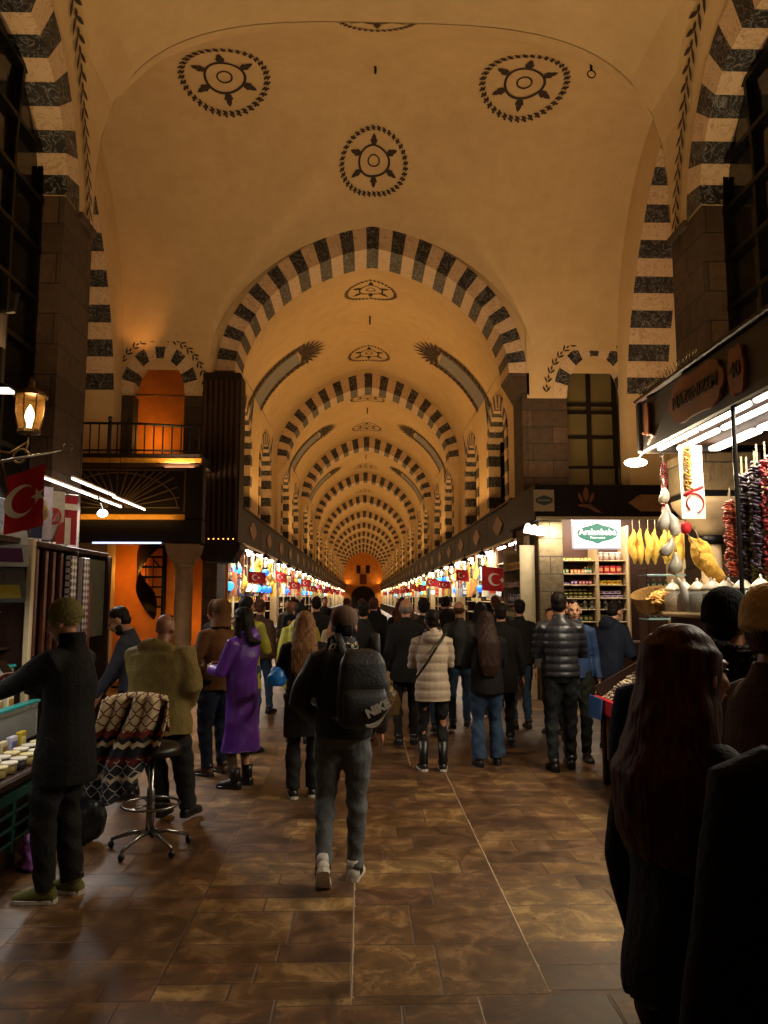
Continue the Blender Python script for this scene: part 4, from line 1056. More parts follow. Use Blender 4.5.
def bagp_fn(col, win, w=.24, h=.26):
    def make():
        t = thing('gift_bag', 'x', 'bag'); b = MB()
        b.loft([[(sx*w/2*k, sy*.045*kk, z) for sx, sy in ((-1, -1), (1, -1), (1, 1), (-1, 1))] for z, k, kk in ((0, .95, 1), (.02, 1, 1.1), (h*.6, .98, .9), (h*.92, .9, .3), (h, .88, .12))]); b.build('bag_body', [colm(col, .4)], t)
        l = MB(); l.poly([(-w*.36, -.052, h*.12), (w*.36, -.052, h*.12), (w*.30, -.045, h*.50), (-w*.30, -.045, h*.50)], (0, -.006, 0)); l.build('clear_window', [colm(win, .15)], t)
        s = MB(); s.lathe(0, 0, [(.03, -.002), (.03, .002)], 14); so = s.build('round_seal', [colm('#2a2523')], t); so.rotation_euler = (PI/2-.15, 0, 0); so.location = (0, -.035, h*.72)
        return t
    return make
def sponge_fn(sd):
    def make():
        r = random.Random(sd); t = thing('hanging_sponge', 'x', 'sponge'); b = MB()
        L = .42; pts = [(.02*math.sin(i*1.3), .02*math.cos(i), -L*i/7) for i in range(8)]
        b.tube(pts, [.012, .04, .062, .068, .072, .066, .048, .02], 12); remesh(b, 'sponge_body', M_spg, t, .012, 1, folds(sd, .004, (30, 30, 10)))
        c = MB(); c.tube([(0, 0, .12), (0, 0, -.01)], .004, 5); c.build('hanging_cord', [M_cream], t)
        return t
    return make
def lamp_fn(col):
    def make():
        t = thing('hanging_mosaic_lamp', 'x', 'lamp'); b = MB(); b.ell((0, 0, 0), (.085, .085, .08), 16, 12); b.build('glass_globe', [glow('glow_'+col.strip('#'), col, 2.2)], t, True)
        c = MB(); c.lathe(0, 0, [(.03, .07), (.04, .075), (.03, .10), (.006, .12), (.005, .3)], 10); c.build('lamp_fitting', [M_brs], t, True)
        f = MB(); f.lathe(0, 0, [(.035, -.075), (.02, -.09), (.006, -.12)], 10); f.build('finial', [M_brs], t, True)
        return t
    return make
def garland_fn(col, sd, L=.9, w=.055, sz=.03):
    def make():
        r = random.Random(sd); t = thing('hanging_garland', 'x', 'garland'); b = MB()
        n = int(L/sz*3.2)
        for i in range(n):
            z = -L*(i+.5)/n; a = r.uniform(0, 6.3); q = r.uniform(.3, 1)*w*.55
            m = Matrix.Rotation(a, 3, 'Z')@Matrix.Rotation(r.uniform(.4, 1.4), 3, 'X')
            b.ell((q*math.cos(a), q*math.sin(a), z), (sz*.45, sz*.55, sz*r.uniform(.8, 1.25)), 6, 5, rot=m)
        b.build('dried_pods', [colm(col, .45)], t, True)
        c = MB(); c.tube([(0, 0, .15), (0, 0, -L)], .005, 5); c.build('string', [M_cream], t)
        return t
    return make
def lantern_fn():
    t = thing('hanging_lantern', 'x', 'lantern'); fr = MB()
    fr.lathe(0, 0, [(.085, 0), (.095, .01), (.095, .03), (.06, .04)], 6)
    fr.build('metal_base', [M_iron], t); fr = MB()
    fr.lathe(0, 0, [(.10, .27), (.115, .28), (.08, .33), (.03, .37), (.012, .40), (.02, .42), (.004, .46)], 6)
    fr.build('lantern_roof', [M_iron], t)
    for k in range(6):
        a = 2*PI*k/6; p = MB(); p.tube([(.088*math.cos(a), .088*math.sin(a), .03), (.105*math.cos(a), .105*math.sin(a), .27)], .007, 5); p.build('corner_rod', [M_iron], t)
    g = MB(); g.lathe(0, 0, [(.078, .035), (.092, .27)], 6, cap=False); g.build('glass_panel', [M_clear], t)
    b = MB(); b.lathe(0, 0, [(.015, .04), (.02, .08), (.032, .12), (.02, .17), (.004, .20)], 12); b.build('bulb', [M_led2], t, True)
    return t

# ---- goods palette shared by the shelves
GP = {
 'yellow cream tub': Proto(tub_fn('#c9b25a', '#bfae62')), 'green soap packet': Proto(packet_fn('#5f7a3a', '#d8cf9e')), 'orange tea packet': Proto(packet_fn('#c2691d', '#e6d9b0')),
 'purple tea packet': Proto(packet_fn('#5a2168', '#cbb6d6')), 'magenta sweet packet': Proto(packet_fn('#8d1c46', '#e0b2a0')), 'olive soap bar': Proto(packet_fn('#6d6a33', '#a49a56', .09, .06, .05)),
 'white striped box': Proto(packet_fn('#b9b0c6', '#6a2a50', .11, .07, .06, '#7a2350')), 'red tin': Proto(packet_fn('#9a1220', '#c88a54', .11, .07, .15)), 'amber spice jar': Proto(jar_fn('#a8591c', '#c9c0b0', .13, .045, False)),
 'white lidded spice jar': Proto(jar_fn('#6e2a1c', '#e0d9c6', .15, .05)), 'brown oil bottle': Proto(bottle_fn('#4a2712', '#101010', '#c9b88f', .17, .028)), 'green cologne bottle': Proto(bottle_fn('#3a6a42', '#c9a04a', '#e4dcc0', .17, .028)),
 'red glass lantern': None, 'yellow packet': Proto(packet_fn('#c9ae1e', '#8a2a1e', .1, .05, .1)), 'blue evil eye box': Proto(packet_fn('#1f4f8c', '#d8dde0', .1, .05, .12)), 'dark chocolate box': Proto(packet_fn('#3a1d18', '#b08a4a', .1, .05, .1)),
}
def red_lamp():
    t = thing('red_lantern', 'x', 'lantern'); b = MB(); b.ell((0, 0, .088), (.085, .085, .085), 16, 12); b.build('glass_globe', [glow('red_glow', '#e8203a', 1.2)], t, True)
    c = MB(); c.lathe(0, 0, [(.03, .155), (.032, .165), (.01, .18)], 10); c.build('lamp_cap', [M_brs], t, True); return t
GP['red glass lantern'] = Proto(red_lamp)

def row(kind, p0, p1, n, rz, where, cols=None, scale=1.):
    """n items of one kind in a row from p0 to p1"""
    lab = '%s %s' % (kind, where)
    wd = .175 if 'lantern' in kind else .15 if kind == 'white lidded spice jar' else .095 if 'jar' in kind else .06 if 'bottle' in kind else .112
    scale = min(scale, math.dist(p0, p1)/n/wd/1.06)
    for i in range(n):
        t = (i+.5)/n; p = [a+(b-a)*t for a, b in zip(p0, p1)]
        GP[kind].put(p, rz+R.uniform(-.08, .08), lab, '%ss %s' % (kind, where), scale*R.uniform(.96, 1.04))

# ---- corridor stalls: one unit, goods on it are things of their own
kinds = [k for k in GP if k != 'red glass lantern']
def plaque(P, c, w, h, m):   # ogee cut wooden sign plaque in (s,z)
    pts = []
    for a in lin(0, 2*PI, 40)[:-1]:
        k = 1+.10*math.cos(4*a)+.05*math.cos(8*a); pts.append((c[0]+w*k*math.cos(a)*.9, c[1]+h*k*math.sin(a)*.9))
    mb = MB(); f = [P(s, z, 0) for s, z in pts]; bk = [P(s, z, 1) for s, z in pts]; n = len(pts)
    mb.add(f+bk, [tuple(range(n)), tuple(range(n, 2*n))]+[(i, (i+1) % n, (i+1) % n+n, i+n) for i in range(n)])
    return mb
M_plq = mat('varnished_plaque', '#6b3a17', .5, var=.3, scale=5., emit=0.)
M_bkp = mat('lined_back_panel', '#8a5a34', .7, var=.5, scale=9.)
M_shelf = mat('pale_shelf', '#8a7352', .6, var=.15)
ORD = ['first', 'second', 'third', 'fourth', 'fifth', 'sixth', 'seventh', 'eighth', 'ninth', 'tenth', 'eleventh', 'twelfth', 'thirteenth', 'fourteenth', 'fifteenth', 'sixteenth', 'seventeenth', 'eighteenth', 'nineteenth', 'twentieth', 'twenty-first', 'twenty-second', 'twenty-third', 'twenty-fourth', 'twenty-fifth', 'twenty-sixth', 'twenty-seventh']+['thirty-%s' % k for k in ('first', 'second', 'third', 'fourth', 'fifth', 'sixth', 'seventh', 'eighth', 'ninth')]+['fortieth', 'forty-first', 'forty-second']
def stall(sg, y0, y1, nm, rich, lamp=True, lv=None):
    XF = XC+sg*2.75; yc = (y0+y1)/2
    t = thing('market_stall', nm, 'stall', (XF+sg*.6, yc, 0))
    ox, oy = -(XF+sg*.6), -yc
    def bx(mb, xa, xb, ya, yb, za, zb, bev=.01): mb.bbox(min(xa, xb)+ox, max(xa, xb)+ox, ya+oy, yb+oy, za, zb, bev); return mb
    bx(MB(), XF+sg*1.25, XF+sg*1.3, y0, y1, 0, 3.4).build('back_panel', [M_bkp], t)
    for ya in (y0, y1-.06): bx(MB(), XF+sg*.8, XF+sg*1.25, ya, ya+.06, 0, 3.35).build('side_panel', [M_wd2], t)
    bx(MB(), XF, XF+sg*.08, y0, y1, 2.86, 3.62, .02).build('frieze', [M_wd], t)
    b = MB(); bx(b, XF-sg*.03, XF+sg*.02, y0, y1, 2.83, 2.87, .005); b.build('frieze_edge', [M_cream], t)
    bx(MB(), XF-sg*.04, XF+sg*.10, y0, y1, 3.6, 3.66).build('cornice', [M_wd2], t)
    bx(MB(), XF+sg*.08, XF+sg*1.25, y0, y1, 3.3, 3.36).build('ceiling_board', [M_cream], t)
    pq = plaque(lambda s, z, d: (XF-sg*.025*(1-d)+ox, s+oy, z), (yc, 3.24), .55, .2, M_plq); pq.build('sign_plaque', [M_plq], t)
    if lamp:
        for q in (-.8, .5):
            b = MB(); bx(b, XF+sg*.12, XF+sg*.18, yc+q-.35, yc+q+.35, 2.78, 2.82, .01); b.build('light_tube', [M_led], t)
    # counter and shelves
    bx(MB(), XF-sg*.02, XF+sg*.6, y0+.1, y1-.1, 0, .85, .02).build('counter', [M_wd2], t)
    lv = lv or ((1.25, 1.6, 1.95, 2.3, 2.62) if rich else (1.3, 1.8, 2.3))
    for z in lv: bx(MB(), XF+sg*.75, XF+sg*1.25, y0+.08, y1-.08, z-.025, z, .004).build('shelf', [M_shelf], t)
    d = MB(); bx(d, XF+sg*.66, XF+sg*.71, y0+.02, y0+.12, .85, 3.3); d.build('door_post', [M_cream], t)
    light('AREA', (XF+sg*.16, yc, 2.84), (170 if rich else 105), COOL, .3, (0, -sg*(.45), 0), sy=y1-y0-.6)
    return t
P_sp = [Proto(sponge_fn(k)) for k in (1, 2)]
P_ml = {c: Proto(lamp_fn(c)) for c in ('#39a0e0', '#1f5fe0', '#46c8c0', '#e8a040', '#e8e0c8')}
P_gar = {c: Proto(garland_fn(c, i)) for i, c in enumerate(('#a8421a', '#2a1a2a', '#75702a', '#c9b070', '#7a1a1e', '#b58a3a', '#d8d0c0', '#c9402a'))}
P_lan = Proto(lantern_fn)
def board_fn(col, lab):
    def make():
        t = thing('hanging_board', 'x', 'board'); b = MB(); b.bbox(-.15, .15, -.015, .015, 0, .4, .006); b.build('board', [colm(col)], t)
        for z in (.06, .2): l = MB(); l.bbox(-.11, .11, -.02, -.013, z, z+.09+z*.3, .002); l.build('printed_picture', [colm(lab)], t)
        c = MB(); c.tube([(-.1, 0, .4), (0, 0, .5), (.1, 0, .4)], .004, 5); c.build('hanging_cord', [M_iron], t); return t
    return make
EXTRA = [Proto(board_fn(a, c)) for a, c in (('#b8a98a', '#c9402a'), ('#2a5f9a', '#d8dde0'), ('#d8d0c0', '#2a8a6a'))]
for h_ in EXTRA: pass
def scarf_fn(col):
    def make():
        t = thing('hanging_scarf', 'x', 'scarf'); b = MB(); b.grid(lambda u, v: (.11*u*(1-.3*v), .03*math.sin(u*7+v*3), -.5*v), lin(-1, 1, 12), lin(0, 1, 8)); o = b.build('cloth', [colm(col, .8)], t, True)
        c = MB(); c.tube([(-.1, 0, .0), (0, 0, .06), (.1, 0, 0)], .005, 5); c.build('hanger', [M_brs], t); return t
    return make
P_cl = [Proto(scarf_fn(c)) for c in ('#d8cdb4', '#c9a63a', '#b8bcc4', '#c87a5a')]
def bulb_fn():
    t = thing('hanging_bulb', 'x', 'lamp'); b = MB(); b.ell((0, 0, 0), (.035, .035, .045), 12, 8); b.build('glass_bulb', [M_bulbw], t, True); c = MB(); c.cyl(0, 0, .04, .1, .016, 8); c.tube([(0, 0, .1), (0, 0, .14)], .004, 5); c.build('socket', [M_iron], t, True); return t
P_blb = Proto(bulb_fn)
nst = {}
def stall_run(sg, ys, y_end, side):
    y, i = ys, 0
    while y < y_end:
        w = 3.1; y1 = min(y+w, y_end)
        if y1-y < 1.5: break
        rich = y < 27
        nm = '%s market stall along the %s, goods under dark frieze' % (ORD[i], side)
        stall(sg, y, y1, nm, rich, y < 60, (1.3, 1.5, 1.7, 1.92, 2.16, 2.38, 2.6) if sg > 0 and i == 0 else None)
        XF = XC+sg*2.75; yc = (y+y1)/2; far = y > 45; vfar = y > 75
        wh0 = 'at %s stall, %s' % (ORD[i], side)
        # shelf goods
        if rich:
            for li, z in enumerate((1.6, 1.95, 2.3)):
                if side == 'flag side' and i == 0: break
                k = kinds[(i*5+li*3+(0 if sg > 0 else 7)) % len(kinds)]
                row(k, (XF+sg*.95, y+.2, z), (XF+sg*.95, y1-.2, z), 6, -sg*PI/2, 'on the %s shelf %s' % (ORD[li], wh0), scale=1.45)
        elif not far:
            for li, z in enumerate((1.3, 1.8)):
                k = kinds[(i*5+li*3) % len(kinds)]
                row(k, (XF+sg*.95, y+.3, z), (XF+sg*.95, y1-.3, z), 4, PI/2, 'on the %s shelf %s' % (ORD[li], wh0), scale=2.2)
        # hanging things under the frieze edge
        nh = 11 if rich else (7 if not far else (3 if not vfar else 2))
        for h in range(nh):
            yy = y+(h+.5)*(y1-y)/nh; q = R.randrange(7); xx = XF+sg*(.0+.16*(h % 3)); zt = 2.80
            if sg > 0 and i == 0 and h > 2: continue
            if q == 0: P_ml[['#39a0e0', '#e8a040', '#46c8c0', '#e8e0c8', '#1f5fe0'][(i+h) % 5]].put((xx, yy, 2.36), 0, 'glowing mosaic globe lamp %s' % wh0, 'mosaic lamps %s' % wh0, R.uniform(1.1, 1.5))
            elif q in (1, 2): P_gar[list(P_gar)[(i+h) % 8]].put((xx, yy, zt-.08), 0, 'string of dried pods hanging %s' % wh0, 'garlands %s' % wh0, R.uniform(.55, .8))
            elif q == 3: P_sp[h % 2].put((xx, yy, zt-.12), R.uniform(0, 6), 'golden sponge hanging %s' % wh0, 'sponges %s' % wh0, 1.3)
            elif q == 4: P_cl[(h+i) % 4].put((xx, yy, zt-.02), -sg*PI/2+R.uniform(-.6, .6), 'folded scarf hanging %s' % wh0, 'scarves %s' % wh0, R.uniform(.8, 1.2))
            elif q == 5: P_blb.put((xx, yy, 2.74), 0, 'bare glowing bulb %s' % wh0, 'bulbs %s' % wh0, 1.2)
            else: EXTRA[(h+i) % 3].put((xx, yy, R.uniform(2.05, 2.4)), -sg*PI/2, 'printed board hanging %s' % wh0, 'boards %s' % wh0, R.uniform(.6, 1.))
        for h in range(9 if rich else (6 if not far else (3 if not vfar else 0))):   # lower tier of hung goods
            n_ = 9 if rich else (6 if not far else 3)
            yy = y+(h+.5)*(y1-y)/n_; q = R.randrange(5); xx = XF+sg*(.28+.12*(h % 2)); zt = 2.28
            if sg > 0 and i == 0: continue
            w2 = 'on the lower rail %s' % wh0
            if q == 0: P_gar[list(P_gar)[(i*3+h) % 8]].put((xx, yy, zt), 0, 'string of dried pods %s' % w2, 'garlands %s' % w2, .6)
            elif q == 1: P_cl[(h+i+1) % 4].put((xx, yy, zt), -sg*PI/2+R.uniform(-1, 1), 'folded scarf %s' % w2, 'scarves %s' % w2, 1.1)
            elif q == 2: P_ml[['#39a0e0', '#e8a040', '#46c8c0', '#e8e0c8', '#1f5fe0'][(i+h) % 5]].put((xx, yy, 1.95), 0, 'glowing mosaic globe lamp %s' % w2, 'mosaic lamps %s' % w2, 1.3)
            elif q == 3: EXTRA[(h+i) % 3].put((xx, yy, 1.75), -sg*PI/2+R.uniform(-.8, .8), 'printed board %s' % w2, 'boards %s' % w2, 1.)
            else: P_sp[h % 2].put((xx, yy, zt), R.uniform(0, 6), 'golden sponge %s' % w2, 'sponges %s' % w2, 1.2)
        if (i % 2 == 0 or not far) and not vfar: P_lan.put((XF-sg*.14, y1-.15, 2.42), 0, 'black hanging lantern on the frieze corner %s' % wh0)
        if (i > 0 or sg < 0) and not (y > 60 and i % 2) and not y > 95:
            P_flag[i % 2].put((XF-sg*(.08+.16*(i % 3))-(.0 if sg < 0 else .36), y+.5+.7*(i % 2), (2.28, 2.42, 2.18)[i % 3]), R.uniform(-.5, .5), 'red crescent flag %s' % wh0, None, (.6, .5, .68)[(i*2) % 3])
        y = y1+.02; i += 1
stall_run(1, 14.95, 123.5, 'flag side'); stall_run(-1, 16.4, 123.5, 'stair side')
# ------------------------------------------------------------------ first stall on the flag side: red lanterns
M_lst = stone('lit_stone', '#7d6a4a', '#6a573b', '#30251a', row=.3, bw=.6)  # paler copy of the brown stone, lamp light put into its colour
XR = XC+2.75
for li, (z, k, n, s_) in enumerate(((2.6, 'red glass lantern', 7, 1.2), (2.38, 'yellow packet', 11, 1.35), (2.16, 'dark chocolate box', 9, 1.5), (1.92, 'red glass lantern', 10, .85), (1.7, 'yellow cream tub', 14, 1.4), (1.5, 'olive soap bar', 14, 1.5), (1.3, 'yellow cream tub', 14, 1.4))):
    row(k, (XR+.88, 15.1, z), (XR+.88, 17.9, z), n, -PI/2, 'on row %s of the red lantern stall' % ORD[li], scale=s_)
P_flag[0].put((XR-.55, 15.4, 2.33), .1, 'large red crescent flag hanging before the red lantern stall', None, 1.15)
for k in range(3): P_gar['#2a1a2a'].put((XR+.0, 14.8+.03*k, 2.75-.2*k), 0, 'dark beaded string hanging at the post between the first two stalls', 'dark strings at the post', .8)

# ------------------------------------------------------------------ stall across the crossing end, with the lit sign
t = thing('sweet_shop', 'open fronted spice and sweet shop under the amber window with lit sign', 'shop', (4.3, 13.2, 0))
def L(mb, x0, x1, y0, y1, z0, z1, b=.01): mb.bbox(x0-4.3, x1-4.3, y0-13.2, y1-13.2, z0, z1, b); return mb
L(MB(), 2.9, 5.75, 12.6, 12.68, 3.02, 3.58, .02).build('frieze', [M_wd], t)
L(MB(), 2.88, 5.75, 12.55, 12.6, 2.99, 3.04).build('frieze_edge', [M_cream], t)
L(MB(), 2.9, 5.75, 12.68, 14.4, 3.3, 3.36).build('ceiling_board', [M_cream], t)
L(MB(), 2.87, 2.95, 12.6, 14.9, 2.98, 3.6, .02).build('side_frieze', [M_wd], t)
L(MB(), 3.4, 5.7, 14.3, 14.36, 0, 3.3).build('back_panel', [M_wd2], t)
for x in (3.52, 4.22, 4.78): L(MB(), x, x+.04, 13.75, 14.3, .9, 3.0).build('shelf_upright', [M_shelf], t)
lv = [2.38, 2.14, 1.94, 1.70, 1.5, 1.28]
for z in lv: L(MB(), 3.54, 4.78, 13.85, 14.3, z-.02, z, .004).build('shelf', [M_shelf], t)
L(MB(), 3.4, 5.6, 13.2, 13.8, 0, .95).build('counter', [M_wd2], t)
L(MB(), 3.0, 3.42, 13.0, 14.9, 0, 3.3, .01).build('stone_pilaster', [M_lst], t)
sb = L(MB(), 3.74, 4.62, 13.55, 13.62, 2.56, 3.12, .02).build('light_box', [mat('lit_white_panel', '#8c8a98', .5, var=.0, emit=.45, ecol='#e6e2f4')], t)
def ogee(cx, cz, w, h, y, th, m, nm, par, ax='x'):
    pts = []
    for i in range(64):
        a = 2*PI*i/64; c, s = math.cos(a), math.sin(a)
        x = w*math.copysign(abs(c)**.6, c)*(1+.03*math.cos(6*a)); z = h*math.copysign(abs(s)**.7, s)*(1+.10*math.cos(4*a)) + (h*.35*max(0, 1-abs(c)/.12) if abs(c) < .12 else 0)*(1 if s > 0 else -1)
        pts.append((x, z))
    mb = MB(); P = (lambda x, z, k: (cx+x, y-k, cz+z)) if ax == 'x' else (lambda x, z, k: (y-k, cx+x, cz+z))
    mb.add([P(x, z, 0) for x, z in pts]+[P(x, z, th) for x, z in pts], [tuple(range(64)), tuple(range(64, 128))]+[(i, (i+1) % 64, (i+1) % 64+64, i+64) for i in range(64)])
    return mb.build(nm, [m], par)
M_tealp = mat('teal_plaque', '#05554a', .6, var=.05, emit=.08, ecol='#0c8a7c'); M_lit = mat('lit_letter', '#f2f2ee', .5, var=0., emit=.8, ecol='#f2f2ee')
ogee(4.18-4.3, 2.84-0, .37, .145, 13.54-13.2, .006, M_lit, 'plaque_border', sb); ogee(4.18-4.3, 2.84, .35, .13, 13.532-13.2, .006, M_tealp, 'teal_plaque', sb)
text_mesh('lettering', 'Arslanbaba', .15, M_lit, sb, (4.18-4.3, 13.515-13.2, 2.86), (PI/2, 0, 0), .003, bold=.003)
text_mesh('small_lettering', 'Pleasure yours', .045, M_lit, sb, (4.18-4.3, 13.515-13.2, 2.765), (PI/2, 0, 0), .002)
P_f = lambda dy: (lambda s, z, d: (s-4.3, dy-13.2+.02*d, z))
# small square sign and carved emblems on the frieze
sq = L(MB(), 2.83, 3.17, 12.52, 12.55, 3.12, 3.48, .006).build('square_sign', [mat('beige_board', '#a08a6c', .6, var=.05)], t)
ogee(3.0-4.3, 3.3, .14, .062, 12.515-13.2, .004, mat('dark_teal_board', '#12302c', .5), 'sign_plaque', sq)
text_mesh('lettering', 'Arslanbaba', .048, M_cream, sq, (3.0-4.3, 12.505-13.2, 3.3), (PI/2, 0, 0), .001)
em = MB()
em.poly([(p[0]+3.72-4.3, 12.59-13.2, p[1]+3.28) for p in leaf(PI/2, .26, .05)], (0, -.012, 0))
em.poly([(p[0]+3.66-4.3, 12.59-13.2, p[1]+3.26) for p in leaf(PI/2+.35, .2, .03)], (0, -.012, 0)); em.poly([(p[0]+3.78-4.3, 12.59-13.2, p[1]+3.26) for p in leaf(PI/2-.35, .2, .03)], (0, -.012, 0))
em.poly([(3.58-4.3, 12.59-13.2, 3.24), (3.78-4.3, 12.59-13.2, 3.25), (3.98-4.3, 12.59-13.2, 3.10), (3.86-4.3, 12.59-13.2, 3.12), (3.76-4.3, 12.59-13.2, 3.18), (3.6-4.3, 12.59-13.2, 3.21)], (0, -.012, 0))
em.build('carved_emblem', [M_plq], t)
em = MB(); em.poly([(x-4.3, 12.59-13.2, z) for x, z in ((4.42, 3.27), (4.55, 3.36), (4.62, 3.41), (5.2, 3.41), (5.2, 3.13), (4.62, 3.13), (4.55, 3.18))], (0, -.02, 0)); em.build('pointed_sign', [mat('pale_wood_sign', '#7d5733', .55, var=.2)], t)
for k in range(9):
    b = MB(); b.box(3.5+k*.22-4.3, 3.64+k*.22-4.3, 12.9-13.2, 12.96-13.2, 3.12, 3.16); b.build('spot_lamp', [M_led], t)
light('AREA', (4.2, 13.68, 3.2), 120, COOL, 1.4, (.35, 0, 0), sy=.1); light('AREA', (4.6, 12.74, 3.1), 45, COOL, 1.9, (.7, 0, 0), sy=.1); light('AREA', (3.2, 12.75, 2.9), 30, COOL, .3, (.4, 0, 0), sy=.2)
W = 'in the lit sign shop'
for z, k, n, x0, x1, s_ in ((2.38, 'yellow cream tub', 9, 3.58, 4.2, 1.15), (2.38, 'amber spice jar', 4, 4.3, 4.75, 1.2), (2.14, 'green soap packet', 3, 3.58, 3.78, 1.1), (2.14, 'orange tea packet', 4, 3.8, 4.06, 1.1), (2.14, 'green cologne bottle', 3, 4.06, 4.2, 1.1), (2.14, 'red tin', 4, 4.3, 4.75, 1.1),
    (1.94, 'white striped box', 3, 3.58, 3.78, 1.3), (1.94, 'purple tea packet', 2, 3.8, 3.93, 1.), (1.94, 'magenta sweet packet', 4, 3.95, 4.2, 1.), (1.94, 'yellow packet', 5, 4.28, 4.75, 1.2), (1.70, 'olive soap bar', 7, 3.58, 4.2, 1.1), (1.76, 'olive soap bar', 7, 3.58, 4.2, 1.1),
    (1.82, 'olive soap bar', 6, 3.58, 4.1, 1.1), (1.5, 'olive soap bar', 7, 3.58, 4.2, 1.1), (1.56, 'olive soap bar', 7, 3.58, 4.2, 1.1), (1.28, 'green soap packet', 7, 3.58, 4.2, 1.1), (1.7, 'white striped box', 5, 4.28, 4.75, 1.1), (1.77, 'white striped box', 4, 4.3, 4.72, 1.1), (1.5, 'white lidded spice jar', 6, 4.0, 4.75, 1.), (1.28, 'amber spice jar', 6, 4.25, 4.75, 1.2)):
    row(k, (x0, 14.0, z), (x1, 14.0, z), n, 0, 'at level %s %s' % ({2.38: 'one', 2.14: 'two', 1.94: 'three', 1.82: 'four, third layer,', 1.76: 'four, second layer,', 1.77: 'four, upper boxes,', 1.70: 'four', 1.56: 'five, upper layer,', 1.5: 'five', 1.28: 'six'}[z], W), scale=s_)
# glass shelving to its right
g = thing('glass_shelving', 'glass shelving with pale green edges below the row of hanging loofahs', 'shelving', (5.0, 12.9, 0))
for z in (1.35, 1.6, 1.83, 2.08): b = MB(); b.bbox(-.28, .55, -.2, .2, z-.01, z+.012, .003); b.build('glass_shelf', [mat('green_glass_edge', '#9fc4ae', .15, var=.05, emit=.25, ecol='#bfe0cc')], g)  # weak emission put into the glass, so its edges look lit
for x in (-.28, .53): b = MB(); b.bbox(x, x+.02, -.2, .2, .0, 2.2, .003); b.build('upright', [M_wd2], g)
for z, k in ((1.362, 'brown oil bottle'), (1.612, 'dark chocolate box'), (1.842, 'green cologne bottle')): row(k, (4.76, 12.9, z), (5.5, 12.9, z), 7, 0, 'on the glass shelving level with %s' % {1.362: 'its foot', 1.612: 'its middle', 1.842: 'its top'}[z], scale=1.)
P_lo = [Proto(sponge_fn(k)) for k in (5, 6)]
for k in range(8):
    P_lo[k % 2].put((4.66+k*.135, 13.1+.03*(k % 2), 2.88), R.uniform(0, 6), 'long golden loofah hanging in the row beside the lit sign', 'loofahs hanging beside the lit sign', (1.0, 1.0, 1.45))
for k in range(3):
    b = MB(); b.lathe(0, 0, [(.02, .16), (.05, .13), (.075, .05), (.08, 0), (.02, -.01)], 16); o = b.build('pendant_lamp_shade', [glow('white_shade', '#fff0d8', 2.)], None, True)
    o.name = 'pendant_lamp'; o.location = (2.72+.16*k, 12.5+.25*k, 2.76); prop(o, ('small white pendant lamp nearest the lit sign shop corner', 'small white pendant lamp, middle of three at the shop corner', 'small white pendant lamp innermost of three at the shop corner')[k], 'lamp')
b = MB(); b.bbox(-.02, .02, -.16, .16, -.3, .3, .01); sg_ = b.build('hanging_sign', [M_white]); sg_.location = (2.93, 13.6, 2.5); prop(sg_, 'narrow white hanging sign with teal emblem at the shop corner', 'sign')
ogee(0, 0, .1, .13, -.022, .004, M_tealp, 'teal_emblem', sg_, 'y')
for z, k in ((1.2, 'blue evil eye box'), (1.5, 'white striped box'), (1.8, 'green cologne bottle'), (2.1, 'yellow packet')):
    pass
t2 = thing('display_rack', 'tall narrow rack of bright packets at the corner beside the stone pilaster', 'rack', (2.8, 13.9, 0))
for z in (1.0, 1.3, 1.6, 1.9, 2.2): b = MB(); b.bbox(-.12, .16, -.75, .75, z-.02, z, .004); b.build('shelf', [M_shelf], t2)
for y in (-.77, .75): b = MB(); b.bbox(-.1, .16, y, y+.03, 0, 2.6, .004); b.build('upright', [M_cream], t2)
for z, k in ((1.3, 'green soap packet'), (1.6, 'blue evil eye box'), (1.9, 'white striped box'), (2.2, 'yellow packet')): row(k, (2.8, 13.2, z), (2.8, 14.6, z), 7, -PI/2, 'on the narrow corner rack, %s level' % {1.3: 'lowest', 1.6: 'second', 1.9: 'third', 2.2: 'highest'}[z], scale=1.4)

# ------------------------------------------------------------------ near stall on the window side
ns = thing('dried_fruit_stall', 'near dried fruit stall with dark frieze, carved plaque and bright light strips', 'stall', (2.6, 5., 0))
def N(mb, x0, x1, y0, y1, z0, z1, b=.01): mb.bbox(x0-2.6, x1-2.6, y0-5, y1-5, z0, z1, b); return mb
M_fr = mat('black_stained_wood', '#1b1411', .5, var=.2, scale=3.)
N(MB(), 2.58, 2.64, 2.2, 6.95, 3.03, 3.5, .015).build('frieze', [M_fr], ns)
N(MB(), 2.55, 3.3, 6.9, 6.98, 3.03, 3.5, .015).build('end_frieze', [M_fr], ns)
N(MB(), 2.54, 2.68, 2.2, 7.0, 3.5, 3.54).build('cornice', [M_wd2], ns)
N(MB(), 2.64, 3.8, 2.2, 6.9, 3.1, 3.14).build('ceiling_board', [M_wd2], ns)
sp = MB()
for k in range(60):
    y = 5.75+k*.021; sp.tube([(0, y-5, .94+2.6), (-.03+.05*(k % 3)/2, y-5, 3.54+.10)], .0022, 3)
N(sp, 2.57, 2.63, 5.7, 7.0, 3.535, 3.545, .002); sp.build('bird_spikes', [M_chrome], ns)
for x, w in ((2.70, .022), (2.88, .022), (3.2, .05)):
    for k in range(5):
        y = 2.6+k*.86; N(MB(), x-w, x+w, y, y+.78, 3.03, 3.07).build('light_strip', [M_led], ns)
